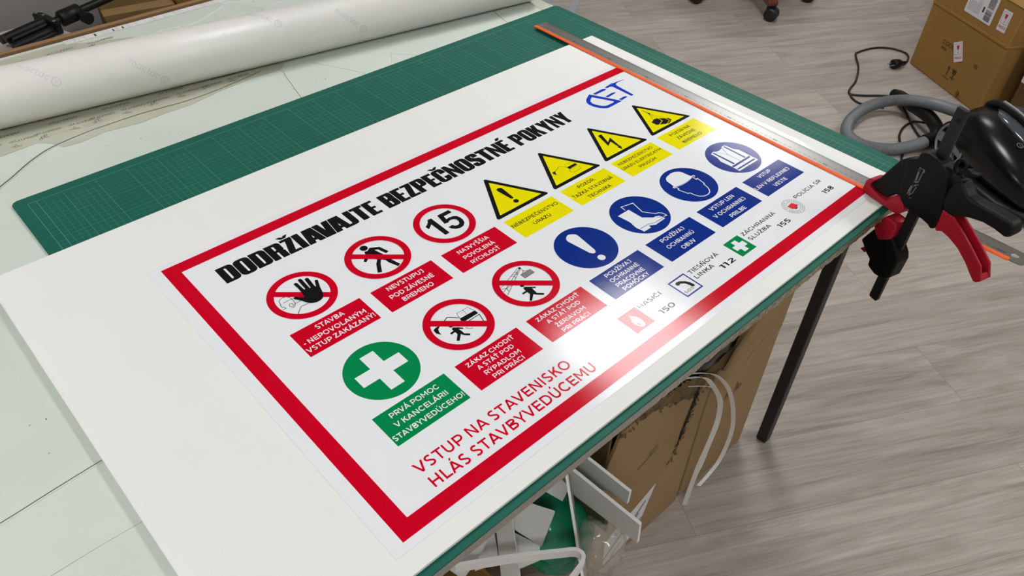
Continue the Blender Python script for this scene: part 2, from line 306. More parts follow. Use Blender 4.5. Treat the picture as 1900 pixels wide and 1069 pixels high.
# measured outlines of the printed pictures, tenths of a millimetre
PICT_JSON = '''{"A":[["s","k",[858,1776,909,1775,908,1747,884,1732,880,1697,884,1672,893,1670,899,1629,908,1601,936,1575,981,1563,1023,1578,1052,1613,1061,1676,1058,1745,1047,1778,1015,1814,972,1829],7],["s","k",[935,1664,998,1661,1073,1664],7],["s","k",[1050,1774,1133,1774],7],["s","k",[973,1967,1081,1872,1185,1884],8],["s","k",[1016,1784,1022,1758,1011,1737,992,1732,972,1746,967,1773,977,1793,997,1799,1016,1784],7]],"A2":[["p","k",[1236,1428,1257,1419,1277,1425,1284,1445,1285,1607,1290,1619,1305,1609,1310,1524,1320,1394,1342,1383,1366,1391,1372,1417,1359,1627,1364,1641,1376,1633,1400,1439,1422,1428,1447,1436,1455,1456,1432,1645,1434,1662,1446,1657,1487,1557,1505,1546,1524,1556,1530,1574,1509,1628,1476,1713,1457,1785,1439,1843,1415,1888,1374,1926,1331,1939,1279,1939,1232,1918,1197,1891,1175,1858,1143,1787,1113,1738,1086,1698,1081,1672,1101,1660,1129,1670,1175,1720,1209,1749,1217,1709,1229,1633,1237,1536,1233,1458]]],"B":[["c","k",[2408,1410],59],["p","k",[2475,1455,2601,1529,2643,1696,2589,1709,2549,1563,2505,1540,2549,1729,2570,1898,2600,2029,2548,2051,2496,1902,2491,1826,2457,1782,2441,1787,2395,1841,2300,2008,2245,1981,2339,1814,2407,1743,2387,1704,2320,1646,2257,1691,2234,1652,2289,1605,2342,1548,2367,1481,2415,1493]]],"C":[["p","k",[3524,1480,3593,1486,3589,1935,3504,1938,3503,1605,3461,1635,3403,1676,3396,1597,3450,1567,3493,1530]],["p","k",[3706,1489,3926,1489,3932,1568,3774,1570,3757,1652,3808,1643,3886,1657,3930,1692,3948,1756,3943,1826,3912,1895,3854,1942,3782,1953,3715,1927,3673,1882,3655,1823,3735,1818,3754,1859,3794,1875,3842,1858,3869,1807,3868,1754,3842,1720,3793,1705,3753,1715,3730,1733,3664,1721]]],"I":[["s","k",[2267,3366,2350,3330,2409,3306,2524,3414],12],["s","k",[2526,3430,2553,3333,2738,3335,2769,3436],6],["s","k",[2659,3337,2650,3432],6],["p","k",[2523,3433,2777,3444,2778,3514,2538,3516,2511,3477]],["s","k",[2563,3545,2775,3541,2736,3667,2685,3673],11],["s","k",[2477,3605,2483,3639,2508,3668,2547,3681],7],["p","k",[2245,3363,2182,3405,2160,3456,2155,3510,2116,3445,2125,3376,2176,3358]],["c","k",[2346,3463],28],["p","k",[2332,3507,2351,3502,2410,3550,2450,3596,2437,3610,2389,3574,2397,3648,2391,3678,2450,3734,2428,3759,2369,3704,2350,3663,2261,3744,2232,3718,2317,3634,2317,3585,2252,3592,2254,3558,2319,3552,2315,3528]]],"J":[["p","g",[3736,3322,3919,3322,3922,3411,3737,3414]],["s","k",[3736,3322,3919,3322,3922,3411,3737,3414,3736,3322],7],["s","k",[3759,3322,3760,3414],4],["s","k",[3781,3322,3783,3413],4],["s","k",[3804,3322,3806,3413],4],["s","k",[3827,3322,3829,3412],4],["s","k",[3850,3322,3852,3412],4],["s","k",[3873,3322,3876,3412],4],["s","k",[3896,3322,3899,3411],4],["s","k",[3800,3191,3343,3351],7],["s","k",[3818,3213,3314,3435],7],["s","k",[3829,3223,3312,3514],7],["s","k",[3704,3230,3744,3250,3698,3289],7],["s","k",[3608,3261,3656,3288,3637,3328],7],["s","k",[3331,3375,3393,3401,3374,3473],7],["s","k",[3399,3399,3478,3406],7],["s","k",[3653,3243,3706,3281],7],["s","k",[3837,3215,3822,3288,3780,3317],7],["s","k",[3822,3288,3879,3316],6],["c","k",[3821,3209],20],["c","k",[3594,3503],29],["p","k",[3570,3554,3604,3543,3726,3644,3707,3663,3661,3626,3656,3691,3648,3744,3720,3813,3693,3837,3622,3771,3593,3731,3489,3814,3464,3792,3558,3700,3556,3644,3481,3647,3488,3613,3561,3614,3562,3588]]],"D":[["p","k",[4851,1577,4884,1557,4920,1566,4948,1589,4951,1629,4922,1896,4912,1912,4887,1917,4870,1899,4866,1872,4843,1619]],["c","k",[4890,1996],46]],"E":[["p","k",[6183,1856,6379,1854,6381,1909,6180,1921]],["s","b",[6188,1844,6205,1778,6334,1782,6371,1856],4],["s","b",[6283,1781,6278,1836],4],["s","k",[6184,1857,6171,1830,6094,1760,5947,1815],7],["p","k",[5952,1810,5919,1848,5896,1911,5874,1863,5875,1812,5912,1810]],["s","b",[6376,1927,6184,1932,6147,1958,6138,2001,6167,2033,6347,2028,6375,1943],6]],"F":[["p","k",[7319,1519,7403,1519,7301,1774,7440,1692,7368,1992,7396,1981,7325,2086,7306,1990,7332,1991,7349,1788,7214,1859]]],"G":[["p","k",[8411,1837,8537,1789,8606,1809,8775,1936,8779,2008,8652,2059,8592,2046,8417,1945]],["s","y",[8617,1818,8610,1924,8465,1976],10],["s","y",[8722,1899,8719,2001,8584,2048],10],["s","k",[8609,1435,8613,1505,8620,1596],14],["s","k",[8600,1627,8509,1793],6],["s","k",[8603,1629,8612,1804],5],["s","k",[8609,1624,8726,1862],5],["c","k",[8619,1604],25]],"K":[["p","w",[4817,3167,4870,3135,4918,3136,4958,3163,4992,3196,4997,3244,4947,3628,4923,3670,4891,3683,4863,3670,4837,3630,4783,3238,4791,3202]],["c","w",[4893,3814],60]],"L":[["p","w",[5822,3310,6074,3310,6081,3577,6216,3692,6266,3696,6323,3722,6337,3765,6344,3824,6110,3834,6002,3779,5994,3831,5837,3828,5834,3767,5817,3709,5820,3653,5846,3557,5846,3511]],["s","u",[5850,3745,6028,3749,6139,3792,6321,3796],10],["s","u",[6257,3726,6293,3737,6320,3765],10],["s","w",[6024,3283,6036,3187,6261,3237,6199,3486,6321,3651,6372,3664,6416,3709,6425,3793,6364,3779],14]],"M":[["p","w",[7197,3148,7256,3122,7377,3101,7467,3115,7537,3162,7557,3214,7566,3292,7577,3359,7608,3381,7523,3409,7397,3424,7290,3423,7202,3409,7134,3396,7127,3360,7145,3279,7154,3204]],["s","w",[7130,3408,7276,3434,7417,3433,7521,3415,7607,3395],7],["c","w",[7619,3398],24],["c","u",[7612,3400],12],["c","w",[7108,3396],24],["c","u",[7111,3398],10],["s","w",[7133,3418,7135,3471,7105,3482,7147,3650,7181,3656,7197,3742,7228,3815,7285,3861,7372,3876,7449,3855,7506,3800,7537,3737,7559,3651,7581,3647,7611,3483,7572,3488,7578,3417],16]],"N":[["p","w",[8387,3182,8482,3161,8523,3195,8604,3208,8692,3188,8725,3160,8808,3168,8818,3238,8829,3326,8881,3417,8877,3817,8338,3813,8344,3640,8329,3432,8376,3334,8384,3265]],["p","u",[8430,3187,8462,3183,8473,3622,8427,3627]],["p","u",[8741,3181,8779,3186,8783,3630,8740,3633]],["p","u",[8354,3641,8857,3642,8853,3687,8352,3684]],["p","u",[8354,3745,8852,3742,8856,3781,8357,3777]],["s","u",[8700,3186,8604,3380,8601,3393,8612,3633],9],["s","u",[8513,3218,8596,3381],6],["s","u",[8606,3688,8601,3737],8],["s","u",[8619,3775,8603,3821],8]],"logo":[["p","l",[8293,396,8590,952,8590,965,8452,869,8252,503]],["p","l",[8590,965,8224,980,8168,968,8117,934,8203,883,8262,901,8437,900,8452,869]],["p","l",[8117,934,8069,880,8012,771,8003,653,8030,572,8110,603,8089,672,8107,755,8144,829,8203,883]],["p","l",[8030,572,8084,513,8141,473,8293,396,8252,503,8171,550,8110,603]],["p","l",[8353,428,8380,486,8641,486,8712,463,8677,426,8640,413]],["p","l",[8460,652,8492,707,8690,688,8742,683,8732,651,8679,634]],["p","l",[8586,884,8615,948,8761,932,8808,918,8781,887,8734,875]],["p","l",[8709,410,8744,457,8815,449,8866,477,8876,957,8945,951,8965,508,8981,466,9025,437,9090,426,9182,427,9264,448,9218,415,9090,398,8992,392,8965,379,8890,382]]],"fire":[["p","w",[4268,4874,4298,4923,4322,4939,4342,4997,4341,5059,4329,5119,4298,5145,4252,5134,4217,5091,4204,5028,4211,4972,4234,4966,4234,4922,4259,4925]],["p","f",[4255,5046,4272,5087,4247,5096,4233,5053]]],"sos":[["p","k",[5246,4894,5281,4876,5343,4890,5407,4941,5445,5011,5453,5073,5433,5095,5391,5078,5392,5040,5368,4971,5309,4929,5272,4946,5246,4929]]],"pol":[["p","e",[8080,4907,8220,4893,8254,4990,8194,5018,8121,5017,8085,4995]],["p","v",[8121,5017,8194,5018,8183,5037,8124,5037]]]}'''
VC=(2.617,-.363,0); WHEEL=(2.519,-.266,.088); WHEEL_N=(-.839,.545,.06)
HOSE=[(2.614, -0.271, 0.15), (2.645, -0.188, 0.14), (2.708, -0.083, 0.1), (2.722, 0.001, 0.07), (2.685, 0.062, 0.05), (2.604, 0.095, 0.035), (2.5, 0.091, 0.025), (2.419, 0.057, 0.022), (2.386, 0.008, 0.022), (2.394, -0.05, 0.022), (2.441, -0.108, 0.022), (2.515, -0.15, 0.028), (2.575, -0.173, 0.035)]
WAND=[(2.612, -0.181, 0.04), (2.655, -0.161, 0.05), (2.696, -0.104, 0.06), (2.747, -0.026, 0.05), (2.811, 0.048, 0.03), (2.831, 0.093, 0.025)]
CORDS=[('cord',[(3.096, 0.208, 0.02), (3.142, 0.197, 0.005), (3.207, 0.208, 0.005), (3.254, 0.241, 0.005), (3.25, 0.304, 0.005), (3.192, 0.358, 0.005), (3.096, 0.382, 0.005), (3.055, 0.369, 0.005), (2.967, 0.308, 0.005), (2.848, 0.254, 0.005), (2.766, 0.234, 0.005), (2.729, 0.213, 0.005), (2.756, 0.174, 0.005), (2.829, 0.109, 0.005), (2.865, 0.057, 0.005)]),('cord',[(2.799, 0.023, 0.005), (2.704, -0.055, 0.005), (2.634, -0.125, 0.005), (2.624, -0.166, 0.01)]),('cord',[(2.718, -0.1, 0.02), (2.72, -0.058, 0.005), (2.658, -0.052, 0.005), (2.589, -0.068, 0.005), (2.54, -0.095, 0.005), (2.475, -0.138, 0.005), (2.42, -0.16, 0.005), (2.324, -0.209, 0.005)]),('cord',[(2.731, 0.214, 0.004), (2.701, 0.183, 0.004), (2.694, 0.14, 0.004), (2.733, 0.07, 0.004)])]
PLUG=[(3.096, 0.208, 0.02), (3.049, 0.228, 0.02)]
STAND=((.158,1.358,.56),(.481,1.437,.58))

# ------------------------------------------------------------ the room
def floor_material():
    m = bpy.data.materials.new('grey_oak_laminate'); m.use_nodes = True
    nt = m.node_tree; N = nt.nodes; L = nt.links; b = N['Principled BSDF']
    tc = N.new('ShaderNodeTexCoord'); mp = N.new('ShaderNodeMapping'); mp.inputs['Rotation'].default_value = (0, 0, math.radians(28.5)); mp.inputs['Location'].default_value = (.4, -.025, 0)
    L.new(tc.outputs['Object'], mp.inputs['Vector'])
    br = N.new('ShaderNodeTexBrick'); br.offset = .37; br.inputs['Scale'].default_value = 1
    br.inputs['Brick Width'].default_value = 1.29; br.inputs['Row Height'].default_value = .192; br.inputs['Mortar Size'].default_value = .0007
    br.inputs['Mortar Smooth'].default_value = .2; br.inputs['Bias'].default_value = 0
    br.inputs['Color1'].default_value = (0, 0, 0, 1); br.inputs['Color2'].default_value = (1, 1, 1, 1); br.inputs['Mortar'].default_value = (.5, .5, .5, 1)
    L.new(mp.outputs['Vector'], br.inputs['Vector'])
    # long grain
    off = N.new('ShaderNodeVectorMath'); off.operation = 'MULTIPLY_ADD'
    off.inputs[1].default_value = (7, 13, 5); L.new(br.outputs['Color'], off.inputs[0])
    st = N.new('ShaderNodeVectorMath'); st.operation = 'MULTIPLY'; st.inputs[1].default_value = (1.6, 14, 1)
    L.new(mp.outputs['Vector'], st.inputs[0]); L.new(st.outputs['Vector'], off.inputs[2])
    n1 = N.new('ShaderNodeTexNoise'); n1.inputs['Scale'].default_value = 1.5; n1.inputs['Detail'].default_value = 8; n1.inputs['Roughness'].default_value = .62; n1.inputs['Distortion'].default_value = 1.1
    L.new(off.outputs['Vector'], n1.inputs['Vector'])
    n2 = N.new('ShaderNodeTexNoise'); n2.inputs['Scale'].default_value = 4.5; n2.inputs['Detail'].default_value = 6; n2.inputs['Roughness'].default_value = .7
    st2 = N.new('ShaderNodeVectorMath'); st2.operation = 'MULTIPLY'; st2.inputs[1].default_value = (.6, 3.2, 1)
    L.new(off.outputs['Vector'], st2.inputs[0]); L.new(st2.outputs['Vector'], n2.inputs['Vector'])
    lo = N.new('ShaderNodeTexNoise'); lo.inputs['Scale'].default_value = .62; lo.inputs['Detail'].default_value = 1.5; lo.inputs['Distortion'].default_value = .4
    L.new(off.outputs['Vector'], lo.inputs['Vector'])
    k1 = N.new('ShaderNodeMath'); k1.operation = 'MULTIPLY'; k1.inputs[1].default_value = 95; L.new(lo.outputs['Fac'], k1.inputs[0])
    k2 = N.new('ShaderNodeMath'); k2.operation = 'SINE'; L.new(k1.outputs[0], k2.inputs[0])
    k3 = N.new('ShaderNodeMath'); k3.operation = 'MULTIPLY_ADD'; k3.inputs[1].default_value = .035; L.new(k2.outputs[0], k3.inputs[0]); L.new(n1.outputs['Fac'], k3.inputs[2])
    mx = N.new('ShaderNodeMix'); mx.data_type = 'FLOAT'; mx.inputs[0].default_value = .4
    L.new(k3.outputs[0], mx.inputs[2]); L.new(n2.outputs['Fac'], mx.inputs[3])
    cr = N.new('ShaderNodeValToRGB'); e = cr.color_ramp.elements
    e[0].position = .34; e[0].color = lin('#857c74'); e[1].position = .62; e[1].color = lin('#aea49c')
    k = cr.color_ramp.elements.new(.47); k.color = lin('#9c9289')
    L.new(mx.outputs[0], cr.inputs['Fac'])
    # plank to plank tone and joint line
    tone = N.new('ShaderNodeMapRange'); tone.inputs[3].default_value = .88; tone.inputs[4].default_value = 1.06; L.new(br.outputs['Color'], tone.inputs[0])
    s1 = N.new('ShaderNodeVectorMath'); s1.operation = 'SCALE'; L.new(cr.outputs['Color'], s1.inputs[0]); L.new(tone.outputs[0], s1.inputs['Scale'])
    jm = N.new('ShaderNodeMix'); jm.data_type = 'RGBA'; L.new(br.outputs['Fac'], jm.inputs[0]); L.new(s1.outputs['Vector'], jm.inputs[6]); jm.inputs[7].default_value = lin('#7d746c')
    L.new(jm.outputs[2], b.inputs['Base Color'])
    b.inputs['Roughness'].default_value = .5; b.inputs['Specular IOR Level'].default_value = .25
    bm_ = N.new('ShaderNodeBump'); bm_.inputs['Strength'].default_value = .12; bm_.inputs['Distance'].default_value = .002
    L.new(n2.outputs['Fac'], bm_.inputs['Height']); L.new(bm_.outputs['Normal'], b.inputs['Normal'])
    return m
X0, X1, Y0, Y1, ZC = -2.6, 5.2, -3.2, 3.8, 2.70
plaster = mat('painted_plaster', '#cfccc4', .9, noise=(3, .03)); ceil_m = mat('white_ceiling', '#e2e1dc', .9)
def struct(name, m, a, b):
    o = MB().box(a, b).build(name, m); o['kind'] = 'structure'; return o
struct('floor', floor_material(), (X0, Y0, -.1), (X1, Y1, 0))
struct('ceiling', ceil_m, (X0, Y0, ZC), (X1, Y1, ZC + .1))
struct('wall_left', plaster, (X0 - .1, Y0, 0), (X0, Y1, ZC)); struct('wall_right', plaster, (X1, Y0, 0), (X1 + .1, Y1, ZC))
struct('wall_back', plaster, (X0, Y1, 0), (X1, Y1 + .1, ZC)); struct('wall_front', plaster, (X0, Y0 - .1, 0), (X1, Y0, ZC))
lamp_frame = mat('lamp_frame_white', '#e8e8e6', .5); lamp_glow = {}
def ceiling_light(x, y, power, label):
    t = thing('ceiling_light', label, 'ceiling light', (x, y, ZC), 0, 'square ceiling light panels')
    h = .31
    f = MB()
    for a, b in (((-h, -h), (h, -h + .015)), ((-h, h - .015), (h, h)), ((-h, -h), (-h + .015, h)), ((h - .015, -h), (h, h))):
        f.box((a[0], a[1], -.03), (b[0], b[1], 0))
    f.build('frame', lamp_frame, t)
    g = mat('lit_diffuser', '#ffffff', .6, emit=('#f8f9fb', power))
    MB().box((-h + .015, -h + .015, -.022), (h - .015, h - .015, -.012)).build('diffuser', g, t)
ceiling_light(2.00, .49, LAMP1, 'lit square ceiling panel above the floor beside the table')
ceiling_light(4.10, 1.25, LAMP4, 'lit square ceiling panel in the far right corner above the chair')
ceiling_light(-1.35, .49, FILL2, 'added square fill light panel over the left end of the table')  # fill panel added to brighten the left side, no lamp known there
ceiling_light(-1.35, -1.9, FILL5, 'added square fill light panel behind the viewer on the left')  # unseen fill, added to light the board and the space under the table
ceiling_light(2.00, -1.9, FILL3, 'added square fill light panel over the open floor in front of the table')  # fill light put in for the floor and the carton fronts

# ------------------------------------------------------------ work table
TT = ZS - .0085                   # table top height
t = thing('work_table', 'large work table with a pale green worn top and black steel legs', 'table', (0, 0, 0))
def top_material():
    m = mat('pale_green_worn_top', '#c9d0c6', .42, noise=(7, .035, 6), bump=(60, .05, .001)); return m
top_m = top_material()
TX0, TX1, TY0, TY1 = -1.05, 1.083, -.596, .812
MB().box((TX0, TY0 + .004, TT - .024), (TX1 - .002, TY1, TT)).build('tabletop', top_m, t)
def edge_material():
    m = bpy.data.materials.new('taped_edge'); m.use_nodes = True; nt = m.node_tree; N = nt.nodes; L = nt.links; b = N['Principled BSDF']
    tc = N.new('ShaderNodeTexCoord'); sp = N.new('ShaderNodeSeparateXYZ'); L.new(tc.outputs['Object'], sp.inputs[0])
    v = N.new('ShaderNodeTexVoronoi'); v.inputs['Scale'].default_value = 1; v.voronoi_dimensions = '3D'
    sc_ = N.new('ShaderNodeVectorMath'); sc_.operation = 'MULTIPLY'; sc_.inputs[1].default_value = (260, 190, 150); L.new(tc.outputs['Object'], sc_.inputs[0]); L.new(sc_.outputs['Vector'], v.inputs['Vector'])
    cr = N.new('ShaderNodeValToRGB'); e = cr.color_ramp.elements; e[0].position = .1; e[0].color = lin('#e8e2cf'); e[1].position = .75; e[1].color = lin('#5f5644')
    k = cr.color_ramp.elements.new(.30); k.color = lin('#93886f'); L.new(v.outputs['Distance'], cr.inputs['Fac'])
    mr = N.new('ShaderNodeMapRange'); mr.inputs[1].default_value = .38; mr.inputs[2].default_value = .56; L.new(sp.outputs['X'], mr.inputs[0])
    mx = N.new('ShaderNodeMix'); mx.data_type = 'RGBA'; L.new(mr.outputs[0], mx.inputs[0]); mx.inputs[6].default_value = lin('#96908a'); L.new(cr.outputs['Color'], mx.inputs[7])
    L.new(mx.outputs[2], b.inputs['Base Color']); b.inputs['Roughness'].default_value = .28
    bu = N.new('ShaderNodeBump'); bu.inputs['Strength'].default_value = .5; bu.inputs['Distance'].default_value = .002; L.new(v.outputs['Distance'], bu.inputs['Height']); L.new(bu.outputs['Normal'], b.inputs['Normal'])
    return m
edge_m = edge_material()
eb = MB(); n = 260
for i in range(n + 1):
    x = TX0 + (TX1 - TX0) * i / n; j = random.uniform(-.0005, .0005) if x > .35 else 0
    eb.v += [(x, TY0 + .004, TT - .0005), (x, TY0 - .001 + j, TT - .003), (x, TY0 + j * 1.5, TT - .021 + j), (x, TY0 + .006, TT - .026)]
for i in range(n):
    for k in range(3): eb.f.append((i * 4 + k, i * 4 + k + 1, (i + 1) * 4 + k + 1, (i + 1) * 4 + k)); eb.m.append(0); eb.sm.append(False)
eb.build('front_edge_tape', edge_m, t, label='beige crinkled tape wrapped around the front edge')
MB().box((TX1 - .002, TY0 + .004, TT - .025), (TX1 + .0005, TY1, TT - .0003)).build('side_edge_band', mat('edge_band', '#a39d95', .4), t)
black_steel = mat('black_powder_coat', '#1b1b1c', .5, noise=(40, .1))
zt = TT - .024
for nm, x, y in (('leg', 1.018, -.532), ('leg', 1.018, .74), ('leg', -.95, -.532), ('leg', -.95, .74)):
    MB().box((x, y, 0), (x + .025, y + .025, zt)).build(nm, black_steel, t, bevel=.0025)
rl = MB()
rl.box((-.925, -.530, zt - .03), (1.018, -.510, zt)); rl.box((-.925, .742, zt - .03), (1.018, .762, zt))
rl.box((1.020, -.507, zt - .03), (1.040, .74, zt)); rl.box((-.948, -.507, zt - .03), (-.928, .74, zt))
rl.build('frame_rail', black_steel, t)
# cuts, welds and scuffs of the top sheet
def xl(pts, r, z=TT): return [(x, y, z) for x, y in pts]
cut_m = mat('dark_cut_line', '#55584f', .6); weld_m = mat('pale_weld_line', '#ced5cb', .35)
def cut(pts, dw=.0008, ww=.0018, side=1, k=6, z=TT):
    P = [(p.x, p.y) for p in spline([(a, b, 0) for a, b in pts], k)]
    if dw: flat(MB(), stroke(P, dw), z + .00015).build('cut_line', cut_m, t)
    if ww:
        off = [(x + .0022 * side * .5, y - .0022 * side) for x, y in P]
        MB().tube([(x, y, z - .0004) for x, y in off], ww * .6, 6).build('weld_line', weld_m, t)
cut([(-.40, -.262), (-.293, -.256), (-.235, -.251), (-.175, -.247)], .0012, .0026)
cut([(-.40, -.349), (-.276, -.349), (-.225, -.349), (-.17, -.351)], .0004, .0008)
cut([(-.14, .325), (-.098, .36), (-.075, .376), (-.033, .407), (.008, .426), (.08, .437)], .0024, .0016, z=TT + .001)
cut([(.08, .437), (.162, .437), (.26, .428), (.36, .437), (.41, .447)], .0014, 0, z=TT + .001)
cut([(-.062, .384), (-.04, .355), (-.015, .312)], 0, .0022)
cut([(.436, .452), (.440, .42), (.434, .397), (.412, .305)], .0007, .0016)
cut([(.502, .419), (.535, .36), (.567, .295)], .0007, .001)
cut([(.590, .41), (.62, .37), (.649, .352), (.66, .33)], 0, .0012)
cut([(.649, .352), (.640, .335), (.613, .300)], 0, .0026)
cut([(.649, .352), (.683, .312), (.70, .30)], .0004, .001)
cut([(.955, .374), (.944, .335), (.936, .302)], .0012, .0016)
# crumpled weld and folds near the back edge
for a in ([(.30, .70), (.36, .735), (.41, .73), (.50, .775)], [(.32, .735), (.36, .735), (.39, .70), (.42, .66)], [(.50, .785), (.54, .74), (.56, .70), (.56, .66)],
          [(.50, .785), (.58, .755), (.62, .72), (.70, .69)], [(.42, .66), (.47, .70), (.52, .71)], [(.56, .75), (.60, .775), (.66, .79)], [(.58, .79), (.64, .76), (.72, .755)]):
    cut(a, .0013, .0040)
for i in range(26):
    x, y = random.uniform(-.4, -.2), random.uniform(-.6, .05)
    if i > 17: x, y = random.uniform(0, .5), random.uniform(.31, .38)
    a = random.uniform(0, 3.1); l = random.uniform(.001, .004)
    flat(MB(), stroke([(x, y), (x + l * math.cos(a), y + l * math.sin(a))], random.uniform(.0008, .0016)), TT + .00012).build('scuff', cut_m, t)

# printed backing paper taped to the table, lettering upside down
paper_m = mat('aged_backing_paper', '#b3b4a2', .6, noise=(12, .08, 5)); pink_m = mat('pinkish_backing_paper', '#b5ad9e', .6, noise=(14, .06)); ink_m = mat('faded_black_ink', '#45433c', .7); redink = mat('faded_red_ink', '#8a5a50', .7)
def molecule(x, y, s, up=1):
    o = []
    for dx, dy, r in ((0, 0, 1), (1.7, .8, .75), (-1.6, -.7, .7), (1.2, -1.5, .6)):
        o += ring(x + dx * s, y + dy * s, r * s, r * s * .72, 12)
    o += stroke([(x + .8 * s, y + .4 * s), (x + 1.1 * s, y + .55 * s)], s * .25); o += stroke([(x - .8 * s, y - .4 * s), (x - 1.0 * s, y - .5 * s)], s * .25)
    return o
def backing_strip(name, outline, label, words, ang=math.pi, pink=None):
    p = MB(); p.prism(outline, xyz, TT + .0002, TT + .0006)
    o = p.build(name, paper_m); tag(o, label, 'paper strip')
    if pink:
        q = MB()
        for r in pink: flat(q, [r], TT + .00066)
        q.build('pink_patch', pink_m, o)
    for kind, x, y, s, txt, rot in words:
        P = molecule(0, 0, s) if kind == 'm' else lettering(txt, s * .72, .13, x0=0)
        c, n_ = math.cos(rot), math.sin(rot)
        flat(MB(), [[(x + c * a - n_ * b, y + n_ * a + c * b) for a, b in pp] for pp in P], TT + .0008).build('print', ink_m, o)
    return o
W = []
rb = math.pi - .13
for i, x in enumerate((-.05, .045, .135, .235, .335)):
    W += [('t', x + .03, .500 - .10 * x + .006, .0095, 'GRAFITYP', rb), ('t', x - .005, .480 - .08 * x + .004, .0085, 'GRAFITYP', rb), ('m', x - .040, .468 - .04 * x, .0038, '', .3), ('m', x + .012, .462 - .05 * x, .0032, '', 2.4), ('t', x + .05, .478 - .07 * x, .0085, 'GRAFITYP', rb)]
backing_strip('backing_paper_strip', [(-.30, .462), (-.14, .446), (-.069, .450), (-.008, .455), (.008, .438), (.02, .414), (.048, .410), (.09, .418), (.149, .408), (.2, .412), (.242, .411), (.31, .424), (.386, .432), (.442, .428), (.46, .445), (.44, .474), (.2, .512), (0, .54), (-.30, .59)],
              'aged printed backing paper strip taped to the table in front of the paper roll', W, pink=[[(.07, .452), (.12, .45), (.125, .462), (.07, .464)], [(.16, .447), (.27, .437), (.27, .448), (.16, .458)], [(-.0, .462), (.05, .458), (.05, .466), (0, .47)]])
W = []
for x in (-.06, .03, .12, .20):
    W += [('t', x + .05, .776 - .02 * x, .010, 'GRAFITYP', math.pi - .03), ('t', x + .03, .735, .010, 'GRAFITYP', math.pi - .03), ('m', x, .752, .005, '', .4)]
backing_strip('backing_paper_strip', [(-.30, .66), (.05, .655), (.22, .66), (.33, .668), (.35, .70), (.28, .745), (.20, .775), (.16, .80), (-.30, .803)], 'aged printed backing paper strip along the back edge behind the paper roll', W)
backing_strip('backing_paper_strip', [(1.045, .305), (1.078, .308), (1.080, .40), (1.075, .80), (1.05, .80), (1.05, .40)], 'narrow printed backing paper strip at the far right end of the table', [('t', 1.055, .36, .010, 'GRAFITYP', math.pi / 2), ('t', 1.055, .45, .010, 'GRAFITYP', math.pi / 2)])
wt = MB(); wp = MB(); x = .165
while x < .52:
    l = random.uniform(.012, .04)
    wt.prism([(x, .790), (x + l, .790 - .0), (x + l - .001, .811), (x, .811)], xyz, TT + .0003, TT + .0009); x += l + .0006
o = wt.build('white_edge_tape', mat('white_glossy_tape', '#d9d8d6', .3, noise=(50, .12))); tag(o, 'white patchy tape strip along the back edge of the table', 'tape')
for a, b in ((.224, .229), (.262, .266), (.282, .287)): flat(MB(), [[(a, .793), (b, .795), (b - .001, .806), (a + .001, .804)]], TT + .0010).build('dark_gap', ink_m, o)

# ------------------------------------------------------------ paper roll
rr_, ry, rm = .0496, .5439, -.1613
t = thing('paper_roll', 'long white paper roll with pale grey printed words lying across the table', 'paper roll', (0, ry, TT + rr_), math.atan(rm))
roll_m = mat('white_release_paper', '#dcdbd5', .38, noise=(5, .015))
prof = [(-1.05, rr_ - .002), (-1.05, rr_), (1.075, rr_), (1.075, rr_ - .0025), (1.0, rr_ - .003)]
b = MB(); n = 64; vs = []
for s, r in prof:
    for k in range(n): a = 2 * math.pi * k / n; vs.append((s, r * math.cos(a), r * math.sin(a)))
b.add(vs, [(i * n + k, (i + 1) * n + k, (i + 1) * n + (k + 1) % n, i * n + (k + 1) % n) for i in range(len(prof) - 1) for k in range(n)], 0, True)
# spiral layers at the open end
for i in range(7):
    r = rr_ - .003 - i * .0022
    b.tube([(1.073, r * math.cos(a / 20 * 2 * math.pi), r * math.sin(a / 20 * 2 * math.pi)) for a in range(21)], .0008, 6)
b.build('wound_sheet', roll_m, t)
def on_roll(s, c): a = c / rr_; return (s, (rr_ + .0001) * math.cos(a), (rr_ + .0001) * math.sin(a))
ink = MB()
for s0, c0 in ((.019, .085), (.188, .125), (.418, .070), (.584, .116), (-.15, .045), (.80, .06), (.97, .12), (.10, .20), (.30, -.02), (.70, -.01)):
    P = lettering('mactac', .0125, .15, x0=0, width=.055) + ring(.0665, .0045, .0080, .0058, 20) + stroke([(.0635, .0015), (.0645, .0075), (.0665, .003), (.0685, .0075), (.0695, .0015)], .0014)
    fn = lambda x, y: on_roll(s0 + (x + y) * .7071, c0 + (x - y) * .7071)
    flat(ink, P, fn=fn)
    d = MB()
for s0, c0 in ((.10, .10), (.145, .145), (.25, .09), (.36, .11), (.50, .10), (.53, .145), (.68, .10), (.06, .12)):
    flat(ink, stroke([(0, 0), (.010, 0)], .0006) + stroke([(.005, -.005), (.005, .005)], .0006), fn=lambda x, y: on_roll(s0 + x, c0 + y))
ink.build('print', mat('pale_grey_print', '#cecdc9', .4), t, label='pale grey printed words')

